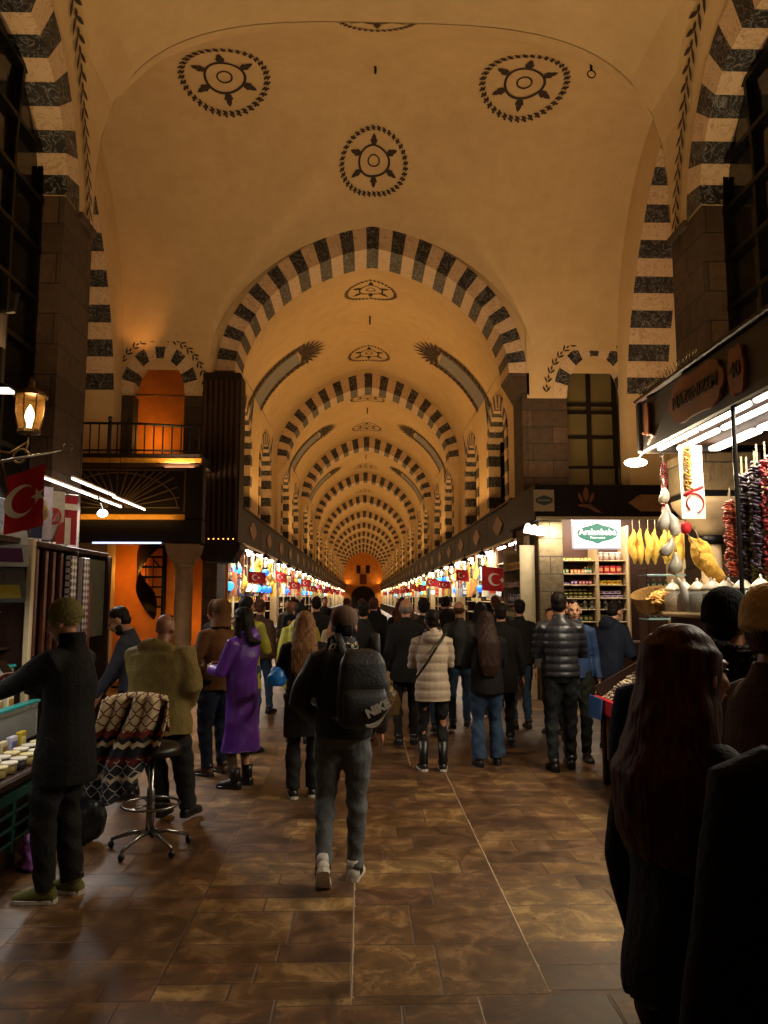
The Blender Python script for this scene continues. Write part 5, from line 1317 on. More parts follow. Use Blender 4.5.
# carved plaque with lettering, small numbered plaque, corner emblem
def side_plaque(yc, zc, w, h, nm):
    pts = []
    for i in range(72):
        a = 2*PI*i/72; c, s = math.cos(a), math.sin(a)
        pts.append((yc+w*math.copysign(abs(c)**.7, c)*(1+.05*math.cos(8*a)), zc+h*math.copysign(abs(s)**.7, s)*(1+.07*math.cos(6*a))))
    mb = MB(); mb.add([(2.575-2.6, y-5, z) for y, z in pts]+[(2.55-2.6, y-5, z) for y, z in pts], [tuple(range(72)), tuple(range(72, 144))]+[(i, (i+1) % 72, (i+1) % 72+72, i+72) for i in range(72)])
    return mb.build(nm, [M_plq], ns)
pl = side_plaque(5.72, 3.27, .47, .18, 'carved_plaque')
text_mesh('lettering', 'NAZENIZEM', .145, M_iron, pl, (2.545-2.6, 5.72-5, 3.27), (PI/2, 0, -PI/2), .003, bold=.003)
pl = side_plaque(5.06, 3.25, .11, .17, 'numbered_plaque'); text_mesh('lettering', '40', .15, M_iron, pl, (2.545-2.6, 5.06-5, 3.25), (PI/2, 0, -PI/2), .003, bold=.003)
side_plaque(6.72, 3.3, .05, .15, 'narrow_plaque')
b = MB(); b.tube([(-.03, 6.75-5, 3.08), (-.03, 6.6-5, 3.13), (-.03, 6.85-5, 3.2)], .015, 6); b.build('carved_twig', [M_plq], ns)
b = MB(); b.tube([(0, .22, 0), (0, .22, 3.05)], .016, 8); b.build('support_pole', [M_iron], ns)
b = MB(); b.tube([(0, -2.6, 0), (0, -2.6, 3.05)], .016, 8); b.build('support_pole', [M_iron], ns)
light('AREA', (2.9, 4.6, 2.98), 150, COOL, .5, (0, .12, 0), sy=3.8)
# floodlight on the frieze end
fl = thing('floodlight', 'glaring round floodlight on the near end of the dark frieze', 'lamp', (2.62, 7.1, 2.97))
b = MB(); b.tube([(0, -.1, .08), (0, 0, .06), (0, .05, .0)], .012, 6); b.build('bracket', [M_chrome], fl)
b = MB(); b.ell((-.04, 0, 0), (.11, .07, .04), 16, 8); b.build('lamp_glass', [M_bulbw], fl, True)
light('POINT', (2.5, 7.0, 2.85), 130, (1., .80, .5), .06)
# marble column behind the goods
c = thing('marble_column', 'pale marble column with flared capital behind the dried garlands', 'column', (3.42, 7.45, 0))
b = MB(); b.lathe(0, 0, [(.16, 0), (.16, .12), (.115, .2), (.10, .4), (.095, 2.22)], 24); b.build('shaft', [mat('pale_marble', '#9a8566', .5, var=.2, scale=4.)], c, True)
b = MB(); b.lathe(0, 0, [(.11, 2.22), (.125, 2.23), (.125, 2.3), (.11, 2.31)], 24); b.build('iron_collar', [M_iron], c, True)
b = MB(); b.loft([[((-1 if math.cos(t) < 0 else 1)*abs(math.cos(t))**k*r, (-1 if math.sin(t) < 0 else 1)*abs(math.sin(t))**k*r, z) for t in [2*PI*j/24 for j in range(24)]] for z, r, k in ((2.3, .11, 1), (2.36, .14, 1), (2.46, .22, .8), (2.6, .3, .5), (2.66, .3, .35))]); b.build('capital', [MATS['pale_marble']], c, True)
b = MB(); b.bbox(-.3, .3, -.3, .3, 2.66, 2.72); b.build('abacus', [M_iron], c)
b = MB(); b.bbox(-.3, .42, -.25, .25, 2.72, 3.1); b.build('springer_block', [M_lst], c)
# garlands
gl = [(2.74, 5.62, '#a8421a', 2.42, .62, 1.), (2.82, 5.58, '#2a1a2a', 2.55, .85, 1.2), (2.90, 5.66, '#2a1a2a', 2.62, .9, 1.2), (2.83, 5.45, '#75702a', 2.5, .82, 1.), (2.90, 5.40, '#c9b070', 2.5, .75, 1.1), (2.84, 5.28, '#7a1a1e', 2.66, .9, 1.), (2.93, 5.33, '#2a1a2a', 2.7, .95, 1.3), (2.74, 6.32, '#b58a3a', 2.98, .42, .8), (2.70, 6.75, '#7a1a1e', 2.9, .5, .7), (2.98, 5.5, '#7a1a1e', 2.6, .9, 1.)]
nmz = ['orange dried pepper string, first beside the column', 'dark dried aubergine string next to the orange one', 'second dark aubergine string against the column', 'green okra string left of the support pole', 'pale cream dried fruit string behind the pole', 'deep red pepper string behind the pole', 'thick dark aubergine string nearest the picture edge', 'short golden spice string beside the white banner', 'short red pepper string hanging by the gourds', 'deep red pepper string at the back of the bunch']
for (x, y, cc, z, l, wd), nm in zip(gl, nmz): P_gar[cc].put((x, y, z), R.uniform(0, 6), nm, None, (wd*1.1, wd*1.1, l))
# white banner with red script shape
bn = thing('banner', 'white hanging banner with red curling emblem under the light strips', 'banner', (2.78, 6.35, 2.66))
b = MB(); b.grid(lambda u, v: (u, .01*math.sin(v*8), v), lin(-.10, .10, 4), lin(-.30, .33, 10)); b.build('banner_cloth', [M_fw], bn, True)
b = MB()
for a0, a1, r in ((-1.2, 2.4, .085), (2., 4.2, .06)): b.tube([(r*math.cos(a), -.016, -.17+r*math.sin(a)) for a in lin(a0, a1, 10)], [(.02, .004)]*11, 6, side=(0, 1, 0))
b.tube([(-.08, -.016, -.10), (.0, -.016, -.06), (.085, -.016, -.03)], .012, 6); b.build('red_emblem', [M_red], bn, True)
# hanging gourds on chain
for k, (x, y, cc, z, l) in enumerate(((2.78, 5.5, '#2a1a2a', 2.6, .85), (2.86, 5.2, '#d8d0c0', 2.6, .8), (2.95, 5.6, '#2a1a2a', 2.7, .95), (2.80, 5.35, '#2a1a2a', 2.62, .8), (2.92, 5.15, '#7a1a1e', 2.7, .95), (2.78, 5.72, '#c9402a', 2.4, .6))): P_gar[cc].put((x, y, z), R.uniform(0, 6), ('dark aubergine string filling the front of the dried bunch', 'white dried flower string at the picture edge', 'dark aubergine string deepest in the dried bunch', 'dark aubergine string just behind the support pole', 'crimson pepper string last in the bunch', 'short bright orange pepper string leading the bunch')[k], None, (1.3, 1.3, l))
hg = [(2.62, 6.55, 2.58, .12, .045, '#c8bca8'), (2.60, 6.5, 2.38, .2, .055, '#b9b2a6'), (2.66, 6.46, 2.32, .18, .055, '#cfc8ba'), (2.58, 6.42, 2.12, .16, .05, '#8f8a7c'), (2.63, 6.4, 1.98, .17, .06, '#8d8878'), (2.68, 6.36, 1.72, .26, .04, '#9a968e')]
for k, (x, y, z, h, r, cc) in enumerate(hg):
    b = MB(); b.tube([(0, 0, h*.6), (0.004, 0, h*.45), (.01, 0, h*.2), (0, .0, -h*.1), (-.01, 0, -h*.4), (0, 0, -h*.5)], [.01, .02, r*.7, r, r*.9, .015], 14); b.tube([(0, 0, h*.6), (0, 0, h*.6+.08)], .004, 5)
    o = b.build('hanging_gourd', [colm(cc, .35)], None, True); o.location = (x, y, z); o.rotation_euler = (0, (.0, .15, -.35, .45, 0, -.35)[k], 0)
    prop(o, ('small pale gourd topmost on the hanging chain', 'bulbous pale gourd second on the hanging chain', 'cream gourd beside the red ball on the chain', 'slanting grey gourd in the middle of the chain', 'round grey gourd below the middle of the chain', 'long silver wrapped bundle lowest on the chain')[k], 'gourd')
b = MB(); b.ell((0, 0, 0), (.045, .045, .055), 14, 10); b.tube([(0, 0, .05), (0, 0, .14)], .004, 5); o = b.build('red_ball', [M_red], None, True); o.location = (2.74, 6.42, 2.29); prop(o, 'red ball ornament hanging among the pale gourds', 'ornament')
ch = MB()
for k in range(9): ch.tube([(.018*math.cos(t)*(k % 2), .018*math.cos(t)*(1-k % 2), 2.98-.045*k+.03*math.sin(t)) for t in lin(0, 2*PI, 8)], .004, 4, cap=False)
o = ch.build('hanging_chain', [M_chrome]); o.location = (2.62, 6.58, 0); prop(o, 'steel chain holding the pale gourds under the frieze', 'chain')
for k, (x, y, z, ry) in enumerate(((2.80, 6.5, 2.22, .5), (2.86, 6.45, 2.2, .35), (2.83, 6.42, 2.12, .6))):
    P_lo[k % 2].put((x, y, z), 0, ('uppermost loofah leaning beside the silver bundle', 'loofah behind the slanting ones by the gourds', 'lowest slanting loofah by the gourds')[k], None, (1., 1., .95), ry=-ry)
# sloping display of nuts with wooden base
nd = thing('nut_display', 'sloping wooden display heaped with nuts beside the navy hooded jacket', 'display', (2.75, 6.2, 0))
b = MB(); b.poly([(-.55, -.88, .74), (.1, -.88, 1.1), (.1, -.88, 1.0), (-.55, -.88, .66)], (0, 1.98, 0)); b.build('sloping_tray', [M_wd2], nd)
for x in (-.5, .06):
    for y in (-.8, 1.02): b = MB(); b.bbox(x-.03, x+.03, y-.03, y+.03, 0, .7 if x < 0 else 1.05); b.build('leg', [M_wd2], nd)
b = MB(); b.bbox(-.5, .06, .95, 1.02, .22, .62); b.build('end_panel', [mat('honey_wood', '#7a4f22', .5, var=.25)], nd)
b = MB(); b.bbox(-.58, -.54, -.88, 1.1, .66, .80); b.build('red_edge_strip', [M_red], nd)
b = MB(); b.poly([(-.6, .75, .80), (-.6, 1.12, .80), (-.62, 1.12, .60), (-.62, .75, .62)], (-.01, 0, 0)); b.build('blue_cloth', [mat('blue_cloth', '#2a5a9a', .8)], nd)
nut_r = random.Random(4)
def nuts(x0, x1, y0, y1, zf, n, c1, c2, nm, lab):
    b = MB()
    for i in range(n):
        x = nut_r.uniform(x0, x1); y = nut_r.uniform(y0, y1); u = (x-x0)/(x1-x0); v = (y-y0)/(y1-y0)
        z = zf(x)+.13*math.sin(PI*u)**.5*math.sin(PI*v)**.5*nut_r.uniform(.85, 1)
        m = Matrix.Rotation(nut_r.uniform(0, 6), 3, 'Z')@Matrix.Rotation(nut_r.uniform(-.6, .6), 3, 'X')
        b.ell((x, y, z), (.016, .030, .012), 6, 5, mi=nut_r.randrange(2), rot=m)
    o = b.build(nm, [colm(c1, .6), colm(c2, .6)], None, True); prop(o, lab, 'nuts', None, 'stuff')
zf = lambda x: .74+(x-2.2)*.55
for k, (ya, yb, c1, c2, w_) in enumerate(((5.36, 5.8, '#a8763a', '#8a5a2a', 'brown nuts heaped on the near part of the sloping display'), (5.85, 6.55, '#7a5a3a', '#c9a878', 'mixed nuts heaped in the middle of the sloping display'), (6.6, 7.25, '#cdbfa8', '#5a4434', 'pale and dark nuts heaped at the far end of the sloping display'))):
    nuts(2.24, 2.82, ya, yb, zf, 900, c1, c2, 'heaped_nuts', w_)
for k in range(3):
    b = MB(); b.bbox(-.33, .33, -.012, .012, -.02, .12, .003); o = b.build('tray_divider', [M_wd2], nd); o.location = (-.23, (-.37, .38, 1.08)[k], .93); o.rotation_euler = (0, -.5, 0)
# basket of packaged fruit above
bk_ = MB(); bk_.lathe(0, 0, [(.12, 0), (.2, .02), (.24, .18), (.25, .2)], 20, cap=False); bk_.lathe(0, 0, [(.12, 0), (.11, .005)], 20); o = bk_.build('wicker_basket', [mat('wicker', '#b08a4c', .8, var=.4, scale=40., bump=1.)]); o.location = (2.66, 7.0, 1.60); o.scale = (.7, .7, .8); o.rotation_euler = (.25, -.3, 0); prop(o, 'round wicker basket of wrapped sweets above the nut display', 'basket')

nuts(2.58, 2.82, 6.78, 7.02, lambda x: 1.64, 120, '#d8b060', '#c98a3a', 'wrapped_sweets', 'golden wrapped sweets piled in the wicker basket')
# jars with domed lids on the rear counter
rc = thing('rear_counter', 'narrow rear counter carrying glass jars behind the beanies', 'counter', (3.0, 5.4, 0))
b = MB(); b.bbox(-.13, .3, -1., 1.75, 0, 1.54); b.build('counter_body', [M_wd2], rc); b = MB(); b.bbox(-.36, .32, -1.05, 1.78, 1.54, 1.575); b.build('counter_top', [M_shelf], rc)
fills = ['#8a5a2a', '#5a1c14', '#a87a3a', '#6a5a2a', '#3a2a1c']
PJ = [Proto(jar_fn(c_, '#c9bda8', .2, .07)) for c_ in fills]
for k in range(13):
    PJ[k % 5].put((2.72+.2*(k % 2), 5.2+k*.125, 1.575), 0, 'domed lid glass jar of %s standing on the rear counter' % ['light nuts', 'red berries', 'golden fruit', 'green herbs', 'dark seeds'][k % 5], '%s jars on the rear counter' % ['nut', 'berry', 'golden fruit', 'herb', 'seed'][k % 5], 1.)
P_flag[1].put((3.0, 5.18, 2.42), .2, 'folded red flag at the picture edge above the jars', None, .6)

# ------------------------------------------------------------------ perfume counter by the black coat
pc = thing('perfume_counter', 'stepped glass perfume counter with teal rims and green railing', 'counter', (-2.5, 5., 0))
def C(mb, x0, x1, y0, y1, z0, z1, b=.01): mb.bbox(x0+2.5, x1+2.5, y0-5, y1-5, z0, z1, b); return mb
C(MB(), -2.3, -2.22, 2.6, 6.48, 0, .14).build('kick_board', [M_wd2], pc)
C(MB(), -3.1, -2.32, 2.6, 6.48, .1, .52).build('cabinet_body', [M_wd], pc)
C(MB(), -2.62, -2.16, 2.6, 6.48, .52, .58, .015).build('wooden_ledge', [M_wd2], pc)
for z in (.16, .25, .34): C(MB(), -2.21, -2.19, 2.6, 6.48, z, z+.022, .006).build('green_rail', [M_greenm], pc)
C(MB(), -2.22, -2.18, 2.6, 6.48, .42, .49, .01).build('green_top_rail', [M_greenm], pc)
for y in (2.7, 3.5, 4.3, 5.1, 5.9): C(MB(), -2.23, -2.19, y, y+.04, .1, .46, .006).build('green_post', [M_greenm], pc)
C(MB(), -3.1, -2.64, 2.6, 6.48, .58, .82).build('middle_step', [M_wd2], pc); C(MB(), -2.66, -2.63, 2.6, 6.48, .60, .86, .003).build('glass_front', [M_clear], pc)
C(MB(), -2.68, -2.61, 2.6, 6.48, .86, .885, .006).build('teal_rim', [M_teal], pc)
C(MB(), -3.1, -2.85, 2.6, 6.48, .82, 1.08).build('upper_step', [M_wd2], pc); C(MB(), -2.87, -2.84, 2.6, 6.48, .88, 1.14, .003).build('glass_front', [M_clear], pc)
C(MB(), -2.89, -2.82, 2.6, 6.48, 1.14, 1.165, .006).build('teal_rim', [M_teal], pc)
light('AREA', (-2.35, 4.8, 1.6), 16, (1, .93, .82), .1, (0, .3, 0), sy=3.)
PT = {c_: Proto(tub_fn(c_, b_)) for c_, b_ in (('#d8d2c0', '#8f7a45'), ('#c9c3b6', '#2a2a2c'), ('#cfc28a', '#b09a5a'))}
for k in range(16):
    kk = list(PT)[k % 3]
    for j in range(2):
        PT[kk].put((-2.26-.13*j, 3.9+k*.14+.05*j, .58), 0, 'round cream tub with pale lid on the wooden ledge, %s row' % ('front', 'rear')[j], 'cream tubs on the ledge, %s row' % ('front', 'rear')[j], 1.)
PB = [Proto(packet_fn('#b8b6cc', '#6a6e9a', .11, .04, .12)), Proto(packet_fn('#c9bf9a', '#9a7a3a', .09, .04, .11)), Proto(packet_fn('#b8a11e', '#e0d890', .1, .04, .13))]
for k in range(14): PB[(k*2) % 3 if k > 3 else 0].put((-2.53, 4.0+k*.15, .58), PI/2, 'small %s perfume carton behind the tubs on the ledge' % ['lilac', 'cream', 'yellow'][(k*2) % 3 if k > 3 else 0], '%s cartons on the ledge' % ['lilac', 'cream', 'yellow'][(k*2) % 3 if k > 3 else 0])
for k in range(12): PB[1].put((-2.75, 4.0+k*.2, .82), PI/2, 'upright soap carton between the two teal rims', 'cartons between the teal rims', 1.2)
PS = Proto(bottle_fn('#3a2a1c', '#b08a3a', '#a8432a', .16, .03))
for k in range(16): PS.put((-2.97-.05*(k % 2), 3.9+k*.155, 1.08), PI/2, 'small dark perfume bottle on the upper step of the counter', 'perfume bottles on the upper step', 1.)
b = MB(); b.lathe(0, 0, [(.09, 0), (.11, .02), (.10, .15), (.06, .22), (.02, .24)], 12); 
for k in range(5): pass
sack = remesh(b, 'purple_bag', mat('purple_floral_bag', '#8a4f96', .6, var=.5, scale=16.), None, .01, 1, folds(9, .016, (22, 22, 22))); sack.location = (-2.06, 5.15, .0); prop(sack, 'crumpled purple bag on the floor at the foot of the counter', 'bag')
# back wall unit: shelves, cabinets
wu = thing('display_cabinet', 'tall dark display cabinet with pale post behind the perfume counter', 'cabinet', (-3.0, 6.4, 0))
def V(mb, x0, x1, y0, y1, z0, z1, b=.006): mb.bbox(x0+3.0, x1+3.0, y0-6.4, y1-6.4, z0, z1, b); return mb
V(MB(), -3.24, -3.2, 4.2, 8.6, 0, 2.2).build('back_panel', [mat('red_brown_panel', '#351a12', .6, var=.2)], wu)
V(MB(), -3.2, -2.8, 4.2, 8.6, 2.14, 2.19).build('top_board', [M_wd2], wu)
for z in (1.30, 1.66, 1.95): V(MB(), -3.2, -2.9, 4.2, 6.55, z-.02, z, .004).build('shelf', [M_wd2], wu)
for y in (6.58, 7.55, 8.55): V(MB(), -3.2, -2.76, y, y+.05, 0, 2.15).build('side_panel', [M_wd2], wu)
V(MB(), -2.8, -2.75, 6.52, 6.58, 0, 2.2).build('pale_post', [M_cream], wu)
for y in (6.75, 6.95, 7.12, 7.3): V(MB(), -2.85, -2.81, y, y+.05, 1.2, 2.12).build('turned_bar', [mat('red_wood', '#5a2a18', .4, var=.3)], wu)
def inlay():
    m = bpy.data.materials.new('pearl_inlay'); nt, b = nodes(m); tc = nn(nt, 'TexCoord')
    v = nn(nt, 'Mapping', {'Vector': tc.outputs['Object'], 'Rotation': (PI/4, 0, 0), 'Scale': (22., 22., 22.)}).outputs[0]
    c = nn(nt, 'TexChecker', {'Vector': v, 'Color1': rgb('#c6c2c4'), 'Color2': rgb('#241c1c'), 'Scale': 1.}); nt.links.new(c.outputs[0], b.inputs['Base Color']); b.inputs['Roughness'].default_value = .3; return m
M_in = inlay()
for y in (7.42, 7.75): V(MB(), -2.82, -2.76, y, y+.16, 1.2, 2.1).build('inlaid_column', [M_in], wu)
V(MB(), -2.84, -2.8, 8.0, 8.5, 1.3, 2.1).build('green_door', [mat('grey_green_paint', '#3c402f', .6)], wu)
V(MB(), -2.82, -2.78, 7.9, 8.05, 1.0, 1.85).build('red_inlay', [mat('red_mosaic', '#6a3020', .5, var=.6, scale=30.)], wu)
GBp = Proto(bagp_fn('#8d8a86', '#4a2a48')); GBp.put((-2.88, 6.38, 1.95), .55, 'silver gift bag with purple window, upper of two on the cabinet', None, 1.15)
GB2 = Proto(bagp_fn('#2c2a26', '#7a6a2a')); GB2.put((-2.88, 6.38, 1.66), .55, 'black gift bag with golden window below the silver one', None, 1.1)
PW = Proto(bottle_fn('#c9c4b8', '#6a6a48', '#cfc9bc', .22, .036, True))
for k in range(8): PW.put((-2.9, 4.95+k*.18, 1.30), PI/2, 'white pump bottle standing in the row beneath the gift bags', 'white pump bottles on the cabinet shelf', 1.15)
# pennants on top of the cabinet
pens = [(6.78, '#16203e', None, 'dark navy pennant behind the red flag'), (6.98, '#c9bfd0', '#b08a2a', 'white pennant with round golden crest'), (7.28, '#b8b0a4', '#a81a1e', 'white, red and black pennant with round emblem'), (7.62, '#a8142a', '#d8d0c4', 'red and white striped pennant, farthest of the pennants')]
for k, (y, c1, c2, nm) in enumerate(pens):
    p = thing('pennant', nm, 'pennant', (-2.9, y, 2.2), -.95); b = MB(); b.grid(lambda u, v: (.02*math.sin(u*14+k), u, v), lin(-.1, .1, 5), lin(.02, .50, 8)); b.build('cloth', [colm(c1, .75)], p, True)
    if c2:
        e = MB()
        if k == 3: e.grid(lambda u, v: (.032+.02*math.sin(u*14+k), u, v), lin(-.03, .03, 2), lin(.02, .28, 4)); e.grid(lambda u, v: (.032+.02*math.sin(u*14+k), u, v), lin(-.09, .09, 4), lin(.36, .42, 1))
        else:
            e.add([(.035, r_*math.cos(t_)*1., .26+r_*1.25*math.sin(t_)) for r_ in (.065, .045) for t_ in [2*PI*j/24 for j in range(24)]], [(j, (j+1) % 24, (j+1) % 24+24, j+24) for j in range(24)])
            e.add([(.035, -.035, .22), (.035, -.02, .20), (.035, .035, .30), (.035, .02, .32)], [(0, 1, 2, 3)])
            if k == 1: e.poly([(.032, yy, zz_) for yy, zz_ in ((-.03, .345), (.03, .345), (.04, .39), (.02, .365), (0, .395), (-.02, .365), (-.04, .39))], (.004, 0, 0))
        e.build('crest', [colm(c2, .6)], p)
        if k == 2: e = MB(); e.add([(.033, -.1, .02), (.033, -.0, .02), (.033, -.1, .2)], [(0, 1, 2)]); e.build('black_corner', [colm('#151515')], p); e = MB(); e.add([(.034, .0, .02), (.034, .1, .02), (.034, .1, .22), (.034, .06, .2)], [(0, 1, 2, 3)]); e.build('red_corner', [colm('#a81a1e')], p)
    s_ = MB(); s_.tube([(0, 0, 0), (0, 0, .53)], .006, 6); s_.tube([(0, -.1, .51), (0, .1, .51)], .006, 6); s_.build('pennant_stand', [M_brs], p)
# big flag on a slanting pole
bf = Proto(flag_proto(1.2, .29, .44, -.35)); o = bf.put((-2.66, 5.75, 2.60), .1, 'red crescent flag hanging from the slanting pole over the perfume counter', None, 1.)
fp = thing('slanting_flag_pole', 'slanting metal flag pole with ring end above the red flag', 'pole', (-2.66, 5.75, 2.66)); b = MB(); b.tube([(-.35, -.2, -.06), (.36, .12, .16)], .011, 8); b.build('pole', [M_chrome], fp, True)
b = MB(); b.tube([(.40+.035*math.cos(t_), .13, .18+.035*math.sin(t_)) for t_ in lin(0, 2*PI, 14)], .005, 5, cap=False); b.build('ring', [M_chrome], fp, True)
b = MB(); b.bbox(-.15, .15, -.02, .02, -.2, .25, .02); o = b.build('silver_bag', [colm('#9a9aa0', .25)]); o.location = (-3.0, 6.05, 2.40); prop(o, 'silver foil bag standing on the cabinet behind the flag', 'bag')
# wall lantern
wl = thing('wall_lantern', 'lit wall lantern on a scrolled iron bracket beside the tall window', 'lantern', (-2.98, 6.85, 3.15)); wl.scale = (1.05, 1.05, 1.05)
b = MB(); b.lathe(0, 0, [(.07, 0), (.10, .015), (.10, .04), (.06, .05)], 8); b.build('metal_base', [M_brs], wl); b = MB(); b.lathe(0, 0, [(.12, .32), (.15, .33), (.11, .37), (.05, .40), (.03, .43), (.035, .45), (.005, .5)], 8); b.build('lantern_roof', [M_brs], wl)
for k in range(8): a = 2*PI*k/8; b = MB(); b.tube([(.085*math.cos(a), .085*math.sin(a), .04), (.12*math.cos(a), .12*math.sin(a), .18), (.125*math.cos(a), .125*math.sin(a), .32)], .006, 5); b.build('corner_rod', [M_brs], wl)
b = MB(); b.lathe(0, 0, [(.08, .045), (.11, .18), (.118, .32)], 8, cap=False); b.build('glass_panel', [mat('amber_clear_glass', '#b88a50', .1, var=0., alpha=.16)], wl)
b = MB(); b.lathe(0, 0, [(.018, .05), (.022, .10), (.04, .15), (.028, .21), (.004, .26)], 12); b.build('bulb', [glow('lantern_bulb', '#ffd890', 14.)], wl, True)
b = MB(); b.tube([(0, 0, 0), (0, 0, -.08), (-.02, 0, -.14)]+[(-.06+.09*(1-i/22)*math.cos(.4*i), 0, -.2+.09*(1-i/22)*math.sin(.4*i)) for i in range(18)], .011, 6); b.tube([(0, 0, -.06), (-.15, 0, -.16), (-.28, 0, -.14)], .012, 6); b.bbox(-.3, -.27, -.05, .05, -.3, .05); b.build('scroll_bracket', [M_brs], wl, True)
light('POINT', (-2.95, 6.83, 3.38), 8, (1., .68, .34), .05)
# hanging sign and its lamp at the picture edge
hs = thing('hanging_sign_board', 'dark board with orange emblem at the picture edge over the lantern', 'sign', (-3.1, 6.45, 3.9))
b = MB(); b.bbox(-.3, .05, -.03, .03, -.45, .22); b.build('board', [M_fr], hs)
b = MB(); b.poly([(-.07+.10*math.cos(t_), -.032, -.12+.18*math.sin(t_)*(1+.1*math.cos(4*t_))) for t_ in lin(0, 2*PI, 24)[:-1]], (0, -.01, 0)); b.build('orange_emblem', [mat('orange_carving', '#a4581a', .5, var=.3)], hs)
b = MB(); b.tube([(-.2, 0, .2), (.12, 0, .24), (.14, 0, .4)], .02, 6); b.build('bracket', [M_iron], hs)
sl = thing('sign_lamp', 'white lit sign lamp with green shade edge above the wall lantern', 'lamp', (-3.0, 6.3, 3.42)); b = MB(); b.poly([(-.25, -.05, .06), (.0, -.05, .06), (.10, -.05, 0), (-.25, -.05, 0)], (0, .14, 0)); b.build('shade', [M_iron], sl)
b = MB(); b.poly([(-.24, -.05, -.004), (.09, -.05, -.004), (.09, .08, -.004), (-.24, .08, -.004)], (0, 0, -.02)); b.build('lamp_glass', [M_led], sl)
light('AREA', (-3.0, 6.3, 3.36), 8, COOL, .2, (0, .3, 0))
# light tubes over the side shop
for k, (x, ya, yb, nm) in enumerate(((-3.12, 7.5, 10.0, 'long white light tube nearer the wall above the pennants'), (-2.86, 7.6, 8.9, 'white light tube hanging over the aisle, nearer of two in line'), (-2.9, 9.0, 10.3, 'white light tube hanging over the aisle, farther of two in line'))):
    lt = thing('light_tube_fixture', nm, 'lamp', (x, ya, 2.87)); b = MB(); b.tube([(0, 0, 0), (0, yb-ya, 0)], .011, 8); b.build('tube', [M_led], lt, True)
    b = MB(); b.bbox(-.018, .018, 0, yb-ya, .011, .03); b.build('housing', [M_white], lt)
    for q in (.2, yb-ya-.2): b = MB(); b.tube([(0, q, .04), (0, q, .5)], .004, 5); b.build('hanging_wire', [M_iron], lt)
light('AREA', (-2.95, 8.9, 2.80), 105, (1, .95, .88), .25, (0, .0, 0), sy=2.4)
fl = thing('hanging_floodlight', 'glaring round floodlight below the light tubes by the dark carved panel', 'lamp', (-3.02, 9.0, 2.68)); b = MB(); b.ell((0, 0, 0), (.06, .04, .045), 16, 10); b.build('lamp_glass', [M_bulbw], fl, True); b = MB(); b.tube([(0, 0, .04), (-.06, 0, .2)], .01, 6); b.build('bracket', [M_iron], fl)

# ------------------------------------------------------------------ balcony with carved panel, left arm
bl = thing('wooden_balcony', 'dark carved wooden balcony with iron railing and gilded trims', 'balcony', (-3.8, 13.1, 0))
def B(mb, x0, x1, y0, y1, z0, z1, b=.01): mb.bbox(x0+3.8, x1+3.8, y0-13.1, y1-13.1, z0, z1, b); return mb
B(MB(), -5.1, -2.75, 13.0, 14.2, 4.0, 4.14).build('deck', [M_wd], bl)
B(MB(), -5.3, -2.72, 12.96, 13.02, 3.98, 4.06).build('gilded_edge', [M_gold], bl)
B(MB(), -5.3, -2.95, 13.06, 13.16, 3.1, 3.98).build('carved_panel', [M_wd], bl)
B(MB(), -5.3, -2.75, 12.98, 13.06, 3.90, 3.96).build('upper_moulding', [M_wd2], bl)
sr = MB()
for k in range(21):
    a = PI*k/20; r0, r1 = .14, 1.25
    p0 = (-4.15+3.8+r0*math.cos(a), -.06, 3.22+r0*.6*math.sin(a)); p1 = (-4.15+3.8+r1*math.cos(a)*.85, -.06, 3.22+min(.62, r1*.9*math.sin(a)))
    sr.tube([p0, p1], [(.012, .012), (.016, .012)], 5)
sr.tube([(-4.15+3.8+1.02*math.cos(t_), -.05, 3.22+.6*math.sin(t_)) for t_ in lin(0, PI, 24)], .014, 5)
for x in (-5.2, -3.02): sr.box(x+3.8, x+3.83, -.08, -.04, 3.14, 3.88)
sr.box(-5.2+3.8, -3.0+3.8, -.08, -.04, 3.85, 3.88)
sr.build('sunburst_carving', [mat('carved_brown', '#4a3222', .5, var=.2)], bl)
B(MB(), -5.3, -2.98, 12.96, 13.04, 3.0, 3.10).build('gilded_strip', [mat('lit_gilding', '#c8881e', .4, metal=.2, var=.2, scale=14.)], bl)  # brighter copy of the gilding, the light on it put into the colour
B(MB(), -5.3, -2.7, 12.98, 13.3, 2.62, 3.0).build('lower_beam', [M_wd], bl)
B(MB(), -2.98, -2.7, 13.0, 13.3, 3.0, 3.98, .03).build('end_post', [M_wd], bl)
B(MB(), -4.5, -3.35, 12.94, 12.97, 2.60, 2.63).build('light_strip', [glow('cool_strip', '#bcd0ff', 2.)], bl)
rl = MB(); rl.tube([(-1.5, -.06, 4.66), (-.8, -.10, 4.66), (0, -.08, 4.66), (1.05, 0, 4.62)], .022, 8); rl.tube([(-1.5, -.06, 4.2), (0, -.08, 4.2), (1.05, 0, 4.2)], .015, 8); rl.build('hand_rail', [M_iron], bl, True)
for k in range(17):
    x = -1.45+2.45*k/16; b = MB(); b.tube([(x, -.06+.06*(k/16)**2-.02*math.sin(PI*k/16), 4.12), (x, -.06+.06*(k/16)**2-.02*math.sin(PI*k/16), 4.66)], .012, 6); b.build('baluster', [M_iron], bl)
b = MB(); b.tube([(-.5, -.09, 4.12), (-.5, -.09, 4.72)], .03, 8); b.ell((-.5, -.09, 4.75), (.04, .04, .04)); b.build('newel_post', [M_iron], bl)
light('AREA', (-4.0, 12.7, 3.05), 3.2, (1, .6, .15), 1.6, (PI*.5+.6, 0, 0), sy=.1)
